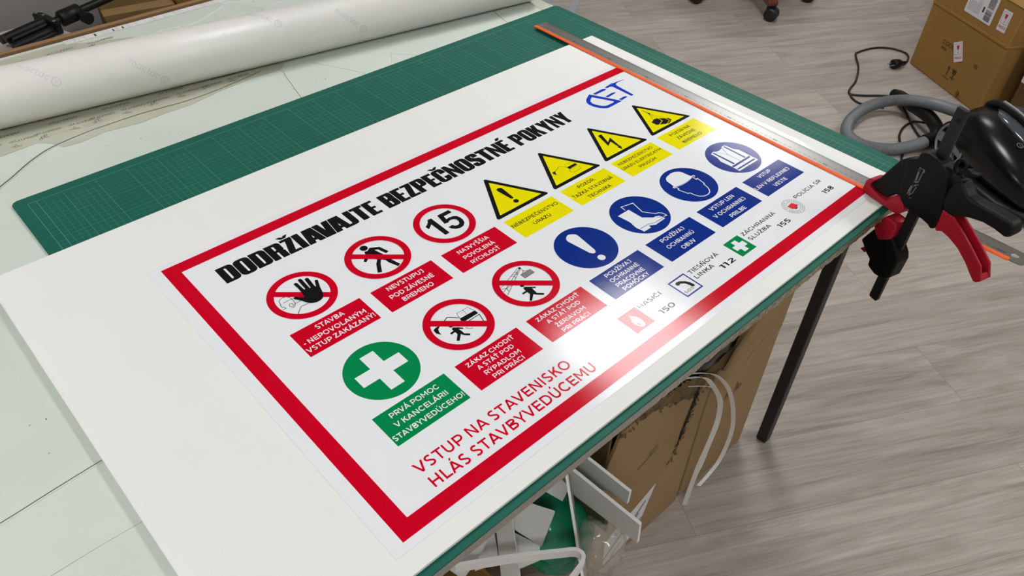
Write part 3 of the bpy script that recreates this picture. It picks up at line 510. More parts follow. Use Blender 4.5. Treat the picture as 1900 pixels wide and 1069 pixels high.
# ------------------------------------------------------------ cutting mat
MX0, MX1, MY0, MY1 = -.101, 1.086, -.599, .303
mz = ZS - .0053
t = thing('cutting_mat', 'large green cutting mat with pale grid lines under the white board', 'cutting mat', (0, 0, 0))
mat_m = mat('green_mat_plastic', '#165a4c', .5, spec=.25, noise=(9, .05), bump=(900, .12, .0004))
b = MB(); b.prism(rrect(MX0, MY0, MX1, MY1, .012, 6), xyz, TT + .0002, mz); b.build('mat_sheet', mat_m, t, bevel=.0006)
g = MB(); z = mz + .00008
def gl(x0, y0, x1, y1, w): flat(g, stroke([(x0, y0), (x1, y1)], w), z)
gx0, gx1, gy0, gy1 = -.0815, 1.066, -.58, .2835
for a, w_ in ((0, .0011), (.0125, .0011)):
    gl(gx0 + a, gy1 - a, gx1 - a, gy1 - a, w_); gl(gx0 + a, gy0 + a, gx1 - a, gy0 + a, w_); gl(gx0 + a, gy0, gx0 + a, gy1, w_); gl(gx1 - a, gy0, gx1 - a, gy1, w_)
xi0, xi1, yi0, yi1 = gx0 + .0125, gx1 - .0125, gy0 + .0125, gy1 - .0125
for k in range(-1, 23):
    x = -.03 + .05 * k
    if xi0 < x < xi1: gl(x, yi0, x, yi1, .0008); gl(x, yi1, x, gy1 - .004, .0006)
    fine = (k % 3) != 2
    if fine or x > .97:
        for j in range(1, 5):
            xx = x - .05 + .01 * j
            if xi0 < xx < xi1: gl(xx, .11, xx, yi1, .0004); gl(xx, yi1, xx, yi1 + .004, .0004)
for k in range(18):
    y = yi1 - .05 * k
    gl(xi0, y, xi1, y, .0006)
    for j in range(1, 10):
        yy = y - .005 * j
        if yy > .11: 
            for q in range(-1, 23):
                x = -.03 + .05 * q
                if j % 2 == 0: gl(max(x - .05, xi0), yy, min(x, xi1), yy, .00035)
        elif j % 2 == 0 and yy > yi0: gl(1.02, yy, gx1 - .006, yy, .0005)
gl(1.03, yi0, 1.03, yi1, .0006); gl(1.06, gy0, 1.06, gy1, .0004)
for k in range(22):   # small numbers along the printed border
    x = -.03 + .05 * k
    if x < 1.02: flat(g, lettering(str(10 * (k + 1)), .0030, .16, cx=x, y=gy1 - .0085), z)
for k in range(16):
    y = yi1 - .05 * (k + 1); flat(g, [[(1.0555 + b_ , y + a_) for a_, b_ in q] for q in lettering(str(10 * (k + 1)), .0030, .16, cx=0, y=0)], z)
g.build('grid_print', mat('pale_green_line', '#3f8676', .5), t)

# ------------------------------------------------------------ white board
board_m = mat('white_foam_pvc', '#e3e2de', .6, spec=.15, noise=(4, .012))
o = MB().box((-.1845, -.5888, mz + .0003), (1.0235, .1335, ZS - .0004)).build('white_board', board_m, bevel=.0005)
tag(o, 'large plain white plastic board lying on the green cutting mat', 'board')

# ------------------------------------------------------------ the printed safety sign
def print_mat(name, col):
    return mat(name, col, .085, spec=.20, bump=(600, .19, .0003))
SM = {'k': print_mat('print_black', '#111214'), 'w': print_mat('print_white', '#e1e3e6'), 'y': print_mat('print_yellow', '#e3d900'), 'u': print_mat('print_blue', '#062a80'),
      'r': print_mat('print_red', '#c4001f'), 'g': print_mat('print_grey', '#8d8d8b'), 'b': print_mat('print_brown', '#54420c'), 'l': print_mat('print_logo_blue', '#1036b4'),
      'e': print_mat('print_crest_red', '#d8303c'), 'v': print_mat('print_crest_blue', '#2a2f8e'), 'f': print_mat('print_fire_red', '#d9231f'), 'n': print_mat('print_green', '#008046'), 'd': print_mat('print_mid_grey', '#77797a')}
KEY = list(SM); ML = [SM[k] for k in KEY]
sign = thing('safety_sign', 'red bordered construction safety sign printed with pictograms and Slovak text on the white board', 'sign', (0, 0, ZS))
def new(): return MB()
def put(mb, polys, col, lv): return flat(mb, polys, .00006 * lv, KEY.index(col))
def mmr(x0, y0, x1, y1): return [(x0 / 1000, -y0 / 1000), (x1 / 1000, -y0 / 1000), (x1 / 1000, -y1 / 1000), (x0 / 1000, -y1 / 1000)]
def sbuild(mb, name, parent=sign, label=None):
    used = sorted(set(mb.m)); mp = {u: i for i, u in enumerate(used)}; mb.m = [mp[i] for i in mb.m]
    return mb.build(name, [ML[u] for u in used], parent, label=label)
MB().box((-.0168, -.5648, -.0003), (.9985, .0105, 0)).build('film_sheet', SM['w'], sign, label='glossy white printed film')
b = new()
BW, BH, Bb = 981., 554.1, 20.6
for r in ((0, 0, BW, Bb), (0, BH - Bb, BW, BH), (0, Bb, Bb, BH - Bb), (BW - Bb, Bb, BW, BH - Bb)): put(b, [mmr(*r)], 'r', 1)
sbuild(b, 'red_border', label='broad red frame line')
def curve_y(x): return 88.3 - 5.5 * ((x - 520) / 464) ** 2
b = new()
for txt, a, e in (('DODRŽIAVAJTE', 56.4, 315.0), ('BEZPEČNOSTNÉ', 326.8, 592.4), ('POKYNY', 604.5, 740.2)):
    P = lettering(txt, 36.9, width=e - a, font='impact', x0=a)
    put(b, [[(x / 1000, (y - curve_y(x)) / 1000) for x, y in q] for q in P], 'k', 1)
sbuild(b, 'headline', label='black headline DODRŽIAVAJTE BEZPEČNOSTNÉ POKYNY')
PICT = json.loads(PICT_JSON)
def draw(mb, key, lv=2):
    for i_, it in enumerate(PICT[key]):
        lv += .16
        if it[0] == 'c': put(mb, [circ(it[2][0] / 1e4, -it[2][1] / 1e4, it[3] / 1e4, 28)], it[1], lv)
        else:
            P = [(it[2][i] / 1e4, -it[2][i + 1] / 1e4) for i in range(0, len(it[2]), 2)]
            if it[0] == 'p': put(mb, [P], it[1], lv)
            else: put(mb, stroke(P, it[3] / 1e4), it[1], lv + .05)
def txt(mb, s, cap, x0, x1, y, col, lv, w=.2):
    put(mb, [[(x / 1000, yy / 1000) for x, yy in q] for q in lettering(s, cap, w, width=x1 - x0, x0=x0, y=-y)], col, lv)
# caption panels: name, colour of panel and letters, x0, x1, y0, y1, lines (text, left, right, baseline)
CAPS = {
 'A': ('r', 'w', (68, 175.6, 223.7, 274.2), [('STAVBA', 100.6, 143.6, 237.8), ('- NEPOVOLANÝM', 73.5, 167.4, 253), ('VSTUP ZAKÁZANÝ!', 69.8, 172.6, 266.7)], 8.2),
 'B': ('r', 'w', (192.3, 297.9, 225, 275.7), [('NEVSTUPUJ', 213.6, 275.3, 239.1), ('POD ZÁVESNÉ', 207.3, 280.9, 255.2), ('BREMENO', 218.1, 269.6, 269.2)], 8.2),
 'C': ('r', 'w', (314.9, 419.3, 226.4, 276.8), [('NAJVYŠŠIA', 337.2, 395.7, 241.7), ('POVOLENÁ', 336.9, 394.8, 256.2), ('RÝCHLOSŤ', 338.8, 392.7, 270.6)], 7.6),
 'D': ('y', 'k', (436.9, 540.8, 226.9, 276.7), [('NEBEZPEČENSTVO', 439.2, 535.9, 248.1), ('ÚRAZU', 470.3, 505.9, 263)], 7.3),
 'E': ('y', 'k', (559.5, 664.4, 226.7, 276), [('POZOR,', 590.5, 629, 241.1), ('ŤAŽKÁ STAVEBNÁ', 563.8, 655.8, 256.2), ('TECHNIKA', 584, 637, 270.8)], 7.2),
 'F': ('y', 'k', (682.7, 788.1, 225.6, 275.4), [('NEBEZPEČENSTVO', 690.3, 777.5, 240.3), ('ÚRAZU ELEKTRICKÝM', 684.6, 785.6, 253.6), ('PRÚDOM', 713.8, 756.2, 267)], 6.6),
 'G': ('y', 'k', (807.7, 913.6, 223.5, 273.9), [('POZOR NA', 831.2, 886, 237.8), ('ZÁVESNÉ', 834.6, 883.1, 251.9), ('BREMENO', 832.1, 883.7, 266.7)], 7.0),
 'H': ('n', 'w', (67.8, 175.6, 404, 455.1), [('PRVÁ POMOC', 86.3, 157.7, 418.4), ('V KANCELÁRII', 82.5, 159.7, 433), ('STAVBYVEDÚCEHO!', 69.3, 173.4, 447.9)], 7.7),
 'I': ('r', 'w', (192.4, 297.5, 404.3, 455.4), [('ZÁKAZ CHODIŤ', 204.5, 283.4, 417), ('A STÁŤ POD', 212.5, 272.4, 428.8), ('RÝPADLOM', 214.2, 272.9, 440.8), ('PRI PRÁCI', 218.5, 269.3, 451.8)], 6.9),
 'J': ('r', 'w', (314.7, 420.1, 404.7, 455.2), [('ZÁKAZ CHODIŤ', 326.7, 406.8, 416.5), ('A STÁŤ POD', 335, 396.9, 428), ('ŽERIAVOM', 339.8, 394.2, 440.4), ('PRI PRÁCI', 340, 390.6, 452.2)], 6.9),
 'K': ('u', 'w', (437.4, 542.7, 404.7, 455), [('POUŽÍVAJ', 462.1, 515.6, 417), ('OCHRANNÉ', 459.8, 518.9, 429), ('PRACOVNÉ', 459.4, 517.1, 441), ('POMÔCKY', 461.9, 515.3, 451.8)], 7.2),
 'L': ('u', 'w', (559.9, 666.2, 404.6, 455.6), [('POUŽÍVAJ', 584.2, 637.1, 419), ('OCHRANNÚ', 580, 641.9, 434.4), ('OBUV', 596.8, 627.5, 448.7)], 7.5),
 'M': ('u', 'w', (684.4, 790.5, 404.5, 455.4), [('VSTUP LEN', 705.5, 766.2, 419.2), ('V OCHRANNEJ', 695.5, 775.1, 435), ('PRILBE', 717.3, 755.6, 450.3)], 7.8),
 'N': ('u', 'w', (808.4, 915.5, 403.9, 454.8), [('VSTUP', 842.2, 876.4, 416.3), ('LEN V REFLEXNEJ', 809.9, 905.5, 433.2), ('VESTE', 842, 876.8, 447.7)], 7.2)}
CEN = {'A': (121.5, 168.2), 'B': (245, 170.1), 'C': (367.2, 171.1), 'H': (121.9, 349), 'I': (245.1, 349.9), 'J': (367.3, 350), 'K': (489.5, 350.3), 'L': (612.1, 350.3), 'M': (736.5, 349.5), 'N': (861, 348.6),
       'D': (488.9, 170), 'E': (611.8, 170), 'F': (736, 168.5), 'G': (860.8, 166.7)}
PLAB = {'A': 'red ring pictogram of a raised black hand over a hooded head', 'B': 'red ring pictogram of a striding black figure', 'C': 'red ring speed limit 15', 'D': 'yellow warning triangle with exclamation mark',
        'E': 'yellow warning triangle with an excavator', 'F': 'yellow warning triangle with a lightning bolt', 'G': 'yellow warning triangle with a hanging load', 'H': 'green disc with a white cross',
        'I': 'red ring pictogram of an excavator over a running figure', 'J': 'red ring pictogram of a crane load over a running figure', 'K': 'blue disc with white exclamation mark', 'L': 'blue disc with safety boots',
        'M': 'blue disc with a helmeted head', 'N': 'blue disc with a reflective vest'}
for k in 'ABCDEFGHIJKLMN':
    pc, lc, (x0, x1, y0, y1), lines, cap = CAPS[k]; cx, cy = CEN[k]; X, Y = cx / 1000, -cy / 1000
    b = new()
    if k in 'ABCIJ':
        R0, R1 = .0476, .0375
        put(b, ring(X, Y, R0, R1), 'r', 9 if k != 'A' else 2)
        if k != 'C':   # diagonal bar from upper left to lower right
            a = R1 * .7071 + .001; hw = .0043 * .7071 + .0006
            bar = [(X - a + hw - .002, Y + a + hw - .002), (X - a - hw - .002, Y + a - hw - .002), (X + a - hw + .002, Y - a - hw + .002), (X + a + hw + .002, Y - a + hw + .002)]
            put(b, [bar], 'r', 9.7 if k != 'A' else 2.7)
        draw(b, k, 4 if k == 'A' else 2)
        if k == 'A':
            draw(b, 'A2', 8)
    elif k in 'DEFG':
        def tri(s, r):
            pts = []; R = s / math.sqrt(3)
            for i, a in enumerate((90, 210, 330)):
                px, py = R * math.cos(math.radians(a)), R * math.sin(math.radians(a)) 
                q = 1 - 2 * r / R; pts += [(px * q + r * math.cos(math.radians(d)), py * q + r * math.sin(math.radians(d))) for d in range(a - 60, a + 61, 20)]
            return [(X + px, Y - .0158 + .0 + py) for px, py in pts]
        T0, T1 = tri(.1125, .003), tri(.0888, .0007)
        put(b, [T0], 'k', 1); put(b, [T1], 'y', 2); draw(b, k, 3)
    else:
        col = 'n' if k == 'H' else 'u'
        put(b, [circ(X, Y, .0479, 64)], col, 1)
        if k == 'H':
            put(b, [mmr(111.8, 315.8, 132.2, 382.5), mmr(88.6, 339, 111.8, 359), mmr(132.2, 339, 155.3, 359)], 'w', 2)
        else: draw(b, k, 2)
    sbuild(b, 'pictogram', label=PLAB[k])
    b = new(); put(b, [mmr(x0, y0, x1, y1)], pc, 1)
    p = sbuild(b, 'caption_panel', label={'r': 'red', 'y': 'yellow', 'u': 'blue', 'n': 'green'}[pc] + ' caption panel reading ' + ' '.join(l[0] for l in lines))
    b = new()
    for s, l, r, y in lines: txt(b, s, cap, l, r, y, lc, 2, .172)
    sbuild(b, 'caption_text', p)
b = new(); draw(b, 'logo', 1); sbuild(b, 'company_emblem', label='blue company emblem DET')
# emergency numbers
def icon(name, fn, lab):
    b = new(); fn(b); sbuild(b, name, label=lab)
def fire(b): put(b, [mmr(410.2, 481.4, 445.8, 517.5)], 'f', 1); draw(b, 'fire', 2)
def sos(b):
    x0, y0, x1, y1, q = 516.8, 481.6, 552, 517.8, 2.4
    for r in ((x0, y0, x1, y0 + q), (x0, y1 - q, x1, y1), (x0, y0 + q, x0 + q, y1 - q), (x1 - q, y0 + q, x1, y1 - q)): put(b, [mmr(*r)], 'v', 1)
    draw(b, 'sos', 2); txt(b, 'S.O.S.', 4.2, 521.5, 540.5, 511.6, 'k', 2, .17)
def amb(b): put(b, [mmr(648.8, 480.8, 684.8, 516.6)], 'n', 1); put(b, [mmr(662, 486, 671.6, 511.6), mmr(654, 494, 662, 503.6), mmr(671.6, 494, 679.8, 503.6)], 'w', 2)
def pol(b):
    X, Y = .8156, -.4964
    put(b, ring(X, Y, .0183, .0175), 'd', 1); put(b, ring(X, Y, .0119, .0112), 'd', 1)
    for i in range(34):
        if i % 9 == 8: continue
        a = i / 34 * 2 * math.pi; c, s = math.cos(a), math.sin(a)
        put(b, stroke([(X + .0133 * c, Y + .0133 * s), (X + .0162 * c, Y + .0162 * s)], .0011), 'd', 1)
    for i in range(12):
        a = i / 12 * 2 * math.pi; put(b, [circ(X + .0092 * math.cos(a), Y + .0092 * math.sin(a), .0006, 8)], 'd', 1)
    draw(b, 'pol', 2)
icon('emergency_icon', fire, 'red square with white flame'); icon('emergency_icon', sos, 'blue framed square with telephone handset and S.O.S.')
icon('emergency_icon', amb, 'green square with white cross'); icon('emergency_icon', pol, 'round grey emblem with red and blue shield')
for lab, rows in (('black text HASIČI 150', [('HASIČI', 6.9, 449.2, 494.7, 489.4, .15), ('150', 8.6, 464, 492.5, 516.6, .17)]),
                  ('black text TIESŇOVÁ LINKA 112', [('TIESŇOVÁ', 7.1, 558.5, 626, 490.4, .16), ('LINKA', 7.1, 558.1, 600.3, 502.5, .16), ('112', 8.8, 604, 635.2, 514.8, .19)]),
                  ('black text ZÁCHRANNÁ SLUŽBA 155', [('ZÁCHRANNÁ', 7.1, 690.8, 778.4, 489, .16), ('SLUŽBA', 7.1, 690.2, 745.7, 502.7, .16), ('155', 8.8, 752.5, 781, 515.4, .19)]),
                  ('black text POLÍCIA SR 158', [('POLÍCIA SR', 7.1, 838, 914.5, 488.4, .16), ('158', 8.8, 887, 914.2, 512.7, .19)])):
    b = new()
    for s, cap, l, r, y, w_ in rows: txt(b, s, cap, l, r, y, 'k', 1, w_)
    sbuild(b, 'emergency_text', label=lab)
b = new(); txt(b, 'VSTUP NA STAVENISKO', 15.0, 62.5, 304.3, 500.4, 'r', 1, .175); txt(b, 'HLÁS STAVBYVEDÚCEMU', 15.2, 65.9, 324.7, 525, 'r', 1, .175)
sbuild(b, 'notice_text', label='red text VSTUP NA STAVENISKO HLÁS STAVBYVEDÚCEMU')

# ------------------------------------------------------------ steel ruler
t = thing('steel_ruler', 'long steel ruler with an orange edge lying along the right side of the sign', 'ruler', (.9555, .2415, ZS + .0004), math.radians(-90.68))
# local x runs along the ruler from its zero end, local y across towards the right-hand edge
steel = mat('brushed_steel', '#a8a6a2', .33, metal=1., bump=(300, .02, .0002)); orange = mat('orange_plastic_edge', '#e8602a', .4, spec=.4)
L_, Wd, th = 1.045, .0365, .0012
b = MB()
hx, hy, hr = 1.027, .0200, .0058
b.box((0, .004, 0), (1.005, Wd, th))
rect = []
for i in range(48):
    a = 2 * math.pi * i / 48; c, s = math.cos(a), math.sin(a)
    r = min((L_ - hx) / c if c > 1e-6 else 9, (1.005 - hx) / c if c < -1e-6 else 9, (Wd - hy) / s if s > 1e-6 else 9, (.002 - hy) / s if s < -1e-6 else 9)
    x, y = hx + r * c, hy + r * s
    k = .008
    for cx_, cy_ in ((L_ - k, Wd - k), (L_ - k, .002 + k)):
        dx, dy = x - cx_, y - cy_
        if dx > 0 and (dy > 0) == (cy_ > .015) and math.hypot(dx, dy) > k: q = k / math.hypot(dx, dy); x, y = cx_ + dx * q, cy_ + dy * q
    rect.append((x, y))
vs = [(x, y, th) for x, y in rect] + [(hx + hr * math.cos(2 * math.pi * i / 48), hy + hr * math.sin(2 * math.pi * i / 48), th) for i in range(48)]
vs += [(x, y, 0) for x, y, _ in vs]
b.add(vs, [(i, (i + 1) % 48, 48 + (i + 1) % 48, 48 + i) for i in range(48)] + [(96 + i, 144 + i, 144 + (i + 1) % 48, 96 + (i + 1) % 48) for i in range(48)] +
      [(i, 96 + i, 96 + (i + 1) % 48, (i + 1) % 48) for i in range(48)] + [(48 + i, 48 + (i + 1) % 48, 144 + (i + 1) % 48, 144 + i) for i in range(48)])
b.build('steel_blade', steel, t)
MB().prism([(0, 0), (.0085, 0), (.0085, .0016), (.006, .0024), (.002, .0024), (0, .0012)], lambda u, v, d: (d, u - .0005, v), 0, 1.024).build('orange_edge', orange, t, label='orange plastic edge strip')
b = MB(); z = th + .00008
for i in range(0, 1001):
    l = .0075 if i % 10 == 0 else (.0055 if i % 5 == 0 else .0038)
    flat(b, [[(i / 1000 + .0075 - .00012, Wd - l), (i / 1000 + .0075 + .00012, Wd - l), (i / 1000 + .0075 + .00012, Wd - .0003), (i / 1000 + .0075 - .00012, Wd - .0003)]], z)
for i in range(1, 101):
    big = i % 10 == 0; s = str(i * 10); cap = .0040 if big else .0017
    P = lettering(s, cap, .2, width=(.0095 if i < 100 else .0125) if big else .0055, cx=i / 100 + .0075)
    # digits stand upright for a reader facing along the ruler's other long side
    flat(b, [[(x, .0150 - cap * .5 + y) for x, y in q] for q in P], z)
b.build('scale_marks', mat('etched_black', '#1d1c1b', .6), t)

# ------------------------------------------------------------ quick-grip bar clamp
black_p = mat('black_moulded_plastic', '#0b0b0c', .5, spec=.22, bump=(700, .12, .0004)); grip = mat('soft_grey_black_grip', '#0f0f10', .5, spec=.28)
red_p = mat('red_moulded_plastic', '#a01326', .45, spec=.4); dark_bar = mat('black_oxide_bar', '#0c0c0c', .55); mark_m = mat('grey_moulded_marks', '#77777a', .5)
du = Vector((-.25, -.97, 0)).normalized(); dn = Vector((.97, -.25, 0)).normalized(); O = Vector((.93825, -.55171, ZS + .002))
t = thing('bar_clamp', 'black and red quick bar clamp gripping the front corner of the table over the ruler', 'clamp', tuple(O + du * .087))
Ol = O - Vector(t.location)
cp = lambda u, v, d: tuple(Ol + du * (u / 1000) + Vector((0, 0, v / 1000)) + dn * (d / 1000))
def part(name, pts, d0, d1, m, bev=.002, label=None, seg=2):
    b = MB(); b.prism(pts, cp, d0, d1); return b.build(name, m, t, bevel=bev, seg=seg, label=label)
part('bar', [(77.5, -167), (79, -170), (92, -171), (94, -168), (98, 195), (80, 195)], 8, 15, dark_bar, .0006)
b = MB(); b.tube([cp(90, 178, 7.6), cp(90, 178, 7.9)], .0035, 14); b.build('bar_hole', mat('hole_black', '#070707', .9), t)
body = [(48, 91), (63, 101), (62, 108), (66, 114), (76, 117.5), (89, 117.5), (102, 114), (111, 108), (117, 99), (123, 84), (127, 64), (131, 47), (133, 27), (132, 17), (127, 13), (120, 17), (106, 19), (98, 18), (73, 21), (64, 26), (60, 31), (58, 40), (52, 60)]
part('ratchet_housing', body, -2, 25, black_p, .004, seg=3)
part('upper_jaw', [(4, 17), (14, 34), (23, 55), (30, 71), (37, 83), (48, 92), (66, 101), (82, 80), (70, 40), (62, 30), (50, 26), (45, 20), (40, 14), (31, 12), (17, 12)], 3, 20, black_p, .003)
part('upper_pad', [(-5, 5), (-4.5, 19), (0, 26), (7, 30), (10, 26), (5.5, 20), (5, 15), (15, 12), (30, 9), (42, 10), (48, 20), (54, 28), (62, 30), (70, 24), (75, 14), (74, 6), (66, -.5), (60, -1.2), (40, -1.2), (4, -1.2), (-3, 1)], -1, 27, red_p, .0025, 'red rubber pad of the upper jaw', 3)
part('lower_jaw', [(29, -78), (43, -46), (56, -40), (77, -38), (100, -62), (104, -72), (102, -106), (95, -117), (75, -119), (61, -114), (58, -111), (57, -103), (56, -100), (45, -93), (37, -85)], -2, 26, black_p, .003)
part('lower_pad', [(40, -37), (48, -36.5), (49.5, -20), (54, -13), (60, -11), (73, -11.5), (78.5, -17), (78, -42), (72, -48), (58, -57), (50, -51), (44, -43)], -4, 24, red_p, .003, 'red rubber pad of the lower jaw')
part('release_tab', [(29, -100), (37, -90), (46, -92), (39, -102)], 6, 14, red_p, .001, 'small red release tab')
part('handle', [(122, 62), (124, 84), (128, 100), (138, 107), (147, 98), (156, 91), (168, 90), (199, 92), (224, 93), (231, 89), (234, 78), (231, 69), (225, 67), (208, 69), (190, 68), (169, 62), (152, 53), (144, 48), (131, 49)], 0, 24, grip, .005, seg=4)
part('release_lever', [(122, 108), (124, 115), (136, 123), (141, 121), (150, 123), (152, 121), (146, 115), (141, 112), (132, 112)], 7, 17, black_p, .001)
b = MB(); b.tube([cp(121 + 8 * math.cos(a / 14 * 2 * math.pi), 118 + 11 * math.sin(a / 14 * 2 * math.pi), 12) for a in range(15)], .0026, 8); b.build('lock_ring', black_p, t)
# trigger: two cheeks joined by a web, open channel towards the handle
tri_o = [(131, 52), (133, 18), (136, 15), (144, 20), (158, 18), (177, 11), (196, -1), (210, -13), (219, -20), (224, -19), (229, -13)]
tri_i = [(219, 8), (199, 22), (175, 37), (150, 51)]
b = MB(); b.prism(tri_o + tri_i, cp, 0, 4); b.prism(tri_o + tri_i, cp, 20, 24)
web = tri_o[2:] + [(223, -6), (216, -9), (205, -1), (192, 9), (175, 20), (158, 27), (144, 30)]
b.prism(web, cp, 4, 20)
b.build('trigger', red_p, t, bevel=.0012, label='red squeeze trigger')
# moulded pictures of the two clamping modes
b = MB(); LP = lambda pts, w: [[cp(x, y, -2.15) for x, y in q] for q in stroke(pts, w)]
for pts, w_ in (([(72, 91), (74, 66)], .7), ([(74, 91), (76, 66)], .5), ([(80, 92), (79, 69)], 1.2), ([(72, 91), (81, 92)], .8), ([(79, 92), (82, 88)], 2), ([(73, 66), (79, 69)], 1.5), ([(76, 62), (82, 66)], .7), ([(73.5, 84), (74.5, 70)], 1.6),
                ([(73, 61), (71, 42)], .6), ([(75, 60), (79, 63)], 1.2), ([(74, 58), (73, 46)], 1.1), ([(80, 61), (78, 48)], 1.1), ([(73, 46), (78, 47)], .9), ([(74, 42), (76, 46)], 1.6), ([(70, 44), (73, 45)], 1.2), ([(76, 38), (80, 41)], .7), ([(72, 58), (70.5, 47)], 1.5)):
    for q in LP(pts, w_): b.add(q, [tuple(range(len(q)))])
b.build('moulded_marks', mark_m, t, label='grey moulded pictures')
b = MB()
for q in [[cp(x, y, -2.1) for x, y in qq] for qq in stroke([(94, 112), (98, 95), (99, 75), (96, 50), (92, 22)], .8)]: b.add(q, [tuple(range(len(q)))])
b.build('housing_seam', mat('seam_black', '#0b0b0b', .8), t)

# ------------------------------------------------------------ vacuum cleaner on the floor
gloss_b = mat('glossy_black_plastic', '#070808', .24, spec=.35); satin_b = mat('satin_black_plastic', '#0d0e0f', .45, spec=.3, noise=(30, .08)); hose_m = mat('grey_hose_plastic', '#6a6d70', .38, spec=.5)
silver = mat('silver_plastic', '#8f9193', .35, metal=.6); cable_m = mat('black_cable', '#17171a', .45); smoke = mat('smoked_cover', '#3c4247', .1, coat=.5)
vac = thing('vacuum_cleaner', 'black canister vacuum cleaner with grey hose and cord on the floor behind the clamp', 'vacuum cleaner', VC)
VO = Vector(VC); ve = math.radians(-123)       # body axis
fx = Vector((math.cos(ve), math.sin(ve), 0)); fy = Vector((-math.sin(ve), math.cos(ve), 0))
def vp(a, b_, c): return tuple(fx * a + fy * b_ + Vector((0, 0, c if c < .1 else .1 + (c - .1) * .78)))
def wv(x, y, z): return tuple(Vector((x, y, z)) - VO)
# canister: super-ellipse sections along its length (a from the wheel end to the nose)
def canister(mb, secs, mi=0, n=40):
    vs = []
    for a, hw, z0, z1, e in secs:
        zc, hz = (z0 + z1) / 2, (z1 - z0) / 2
        for k in range(n):
            th_ = 2 * math.pi * k / n; c, s = math.cos(th_), math.sin(th_)
            vs.append(vp(a, hw * math.copysign(abs(c) ** e, c), zc + hz * math.copysign(abs(s) ** e, s)))
    m = len(secs)
    mb.add(vs, [(i * n + k, i * n + (k + 1) % n, (i + 1) * n + (k + 1) % n, (i + 1) * n + k) for i in range(m - 1) for k in range(n)], mi, True)
    mb.add(vs[:n], [tuple(range(n - 1, -1, -1))], mi, True); mb.add(vs[-n:], [tuple(range(n))], mi, True)
b = MB()
canister(b, [(-.10, .05, .10, .17, .8), (-.09, .10, .05, .21, .75), (-.06, .135, .03, .245, .72), (0, .15, .025, .262, .7), (.08, .155, .022, .258, .7), (.17, .15, .022, .235, .72), (.25, .135, .025, .20, .75), (.31, .11, .03, .16, .8), (.345, .07, .045, .12, .85), (.355, .03, .06, .10, 1)])
b.build('body', gloss_b, vac)
b = MB(); canister(b, [(-.085, .08, .012, .03, .6), (-.05, .145, .008, .05, .5), (.1, .165, .008, .055, .5), (.25, .148, .008, .055, .55), (.34, .09, .010, .05, .7), (.365, .04, .015, .04, .9)]); b.build('lower_bumper', satin_b, vac)
b = MB(); canister(b, [(-.02, .03, .25, .262, .9), (.02, .062, .245, .270, .8), (.10, .070, .235, .268, .8), (.18, .06, .215, .247, .85), (.23, .03, .200, .225, 1)]); b.build('dust_cover', smoke, vac, label='smoky translucent looking cover')
# carrying handle over the rear
hp = spline([vp(-.075, -.02, .215), vp(-.07, -.02, .240), vp(-.03, -.02, .268), vp(.05, -.02, .278), vp(.12, -.02, .272), vp(.15, -.02, .25)], 8)
MB().tube(hp, [.014] * len(hp), 12).build('carry_handle', satin_b, vac)
b = MB(); b.tube(spline([vp(-.02, -.02, .288), vp(.05, -.02, .293), vp(.10, -.02, .288)], 6), .006, 8); b.build('handle_insert', silver, vac, label='silver insert')
b = MB(); b.box((-.02, -.012, 0), (.02, .012, .004), 0, Matrix.Translation(vp(.13, .035, .262)) @ Matrix.Rotation(ve, 4, 'Z') @ Matrix.Rotation(math.radians(14), 4, 'Y')); b.build('button', silver, vac, bevel=.003)
b = MB()
for c in ((.21, .05, .2235), (.17, -.075, .226)):
    M = Matrix.Translation(vp(*c)) @ Matrix.Rotation(ve, 4, 'Z') @ Matrix.Rotation(math.radians(18), 4, 'Y')
    flat(b, ring(0, 0, .011, .0085, 20) + stroke([(-.006, 0), (.006, 0), (.002, .004)], .0022), fn=lambda x, y: tuple(M @ Vector((x, y, .004))))
b.build('symbol', silver, vac, label='silver printed symbol')
# big rear wheel on the side turned to the table
def wheel(ctr, r, nrm):
    z = Vector(nrm).normalized(); M = Matrix.Translation(ctr) @ z.to_track_quat('Z', 'Y').to_matrix().to_4x4()
    b = MB(); b.lathe([(r * .6, -.010), (r, -.008), (r + .002, 0), (r, .008), (r * .95, .012), (r * .90, .010), (r * .90, -.002), (0.001, -.002)], M, 48); w_ = b.build('wheel', satin_b, vac)
    b = MB(); b.lathe([(r * .90, .012), (r * .86, .015), (r * .80, .013), (r * .80, .006)], M, 48)
    for k in range(6):
        a = 2 * math.pi * k / 6; c, s = math.cos(a), math.sin(a)
        q = [(r * .2 * c - .012 * s, r * .2 * s + .012 * c), (r * .2 * c + .012 * s, r * .2 * s - .012 * c), (r * .78 * c + .017 * s, r * .78 * s - .017 * c), (r * .78 * c - .017 * s, r * .78 * s + .017 * c)]
        b.prism(q, lambda u, v, d: tuple(M @ Vector((u, v, d))), 0, .012)
    b.lathe([(r * .30, .004), (r * .30, .016), (r * .2, .02), (.001, .021)], M, 24)
    b.build('hub_cap', silver, w_, label='silver spoked hub cap')
wheel(Vector(WHEEL) - VO, .080, WHEEL_N)
# hose loop
HP = HOSE
path = [Vector(p) for p in spline([wv(*p) for p in HP], 24)]
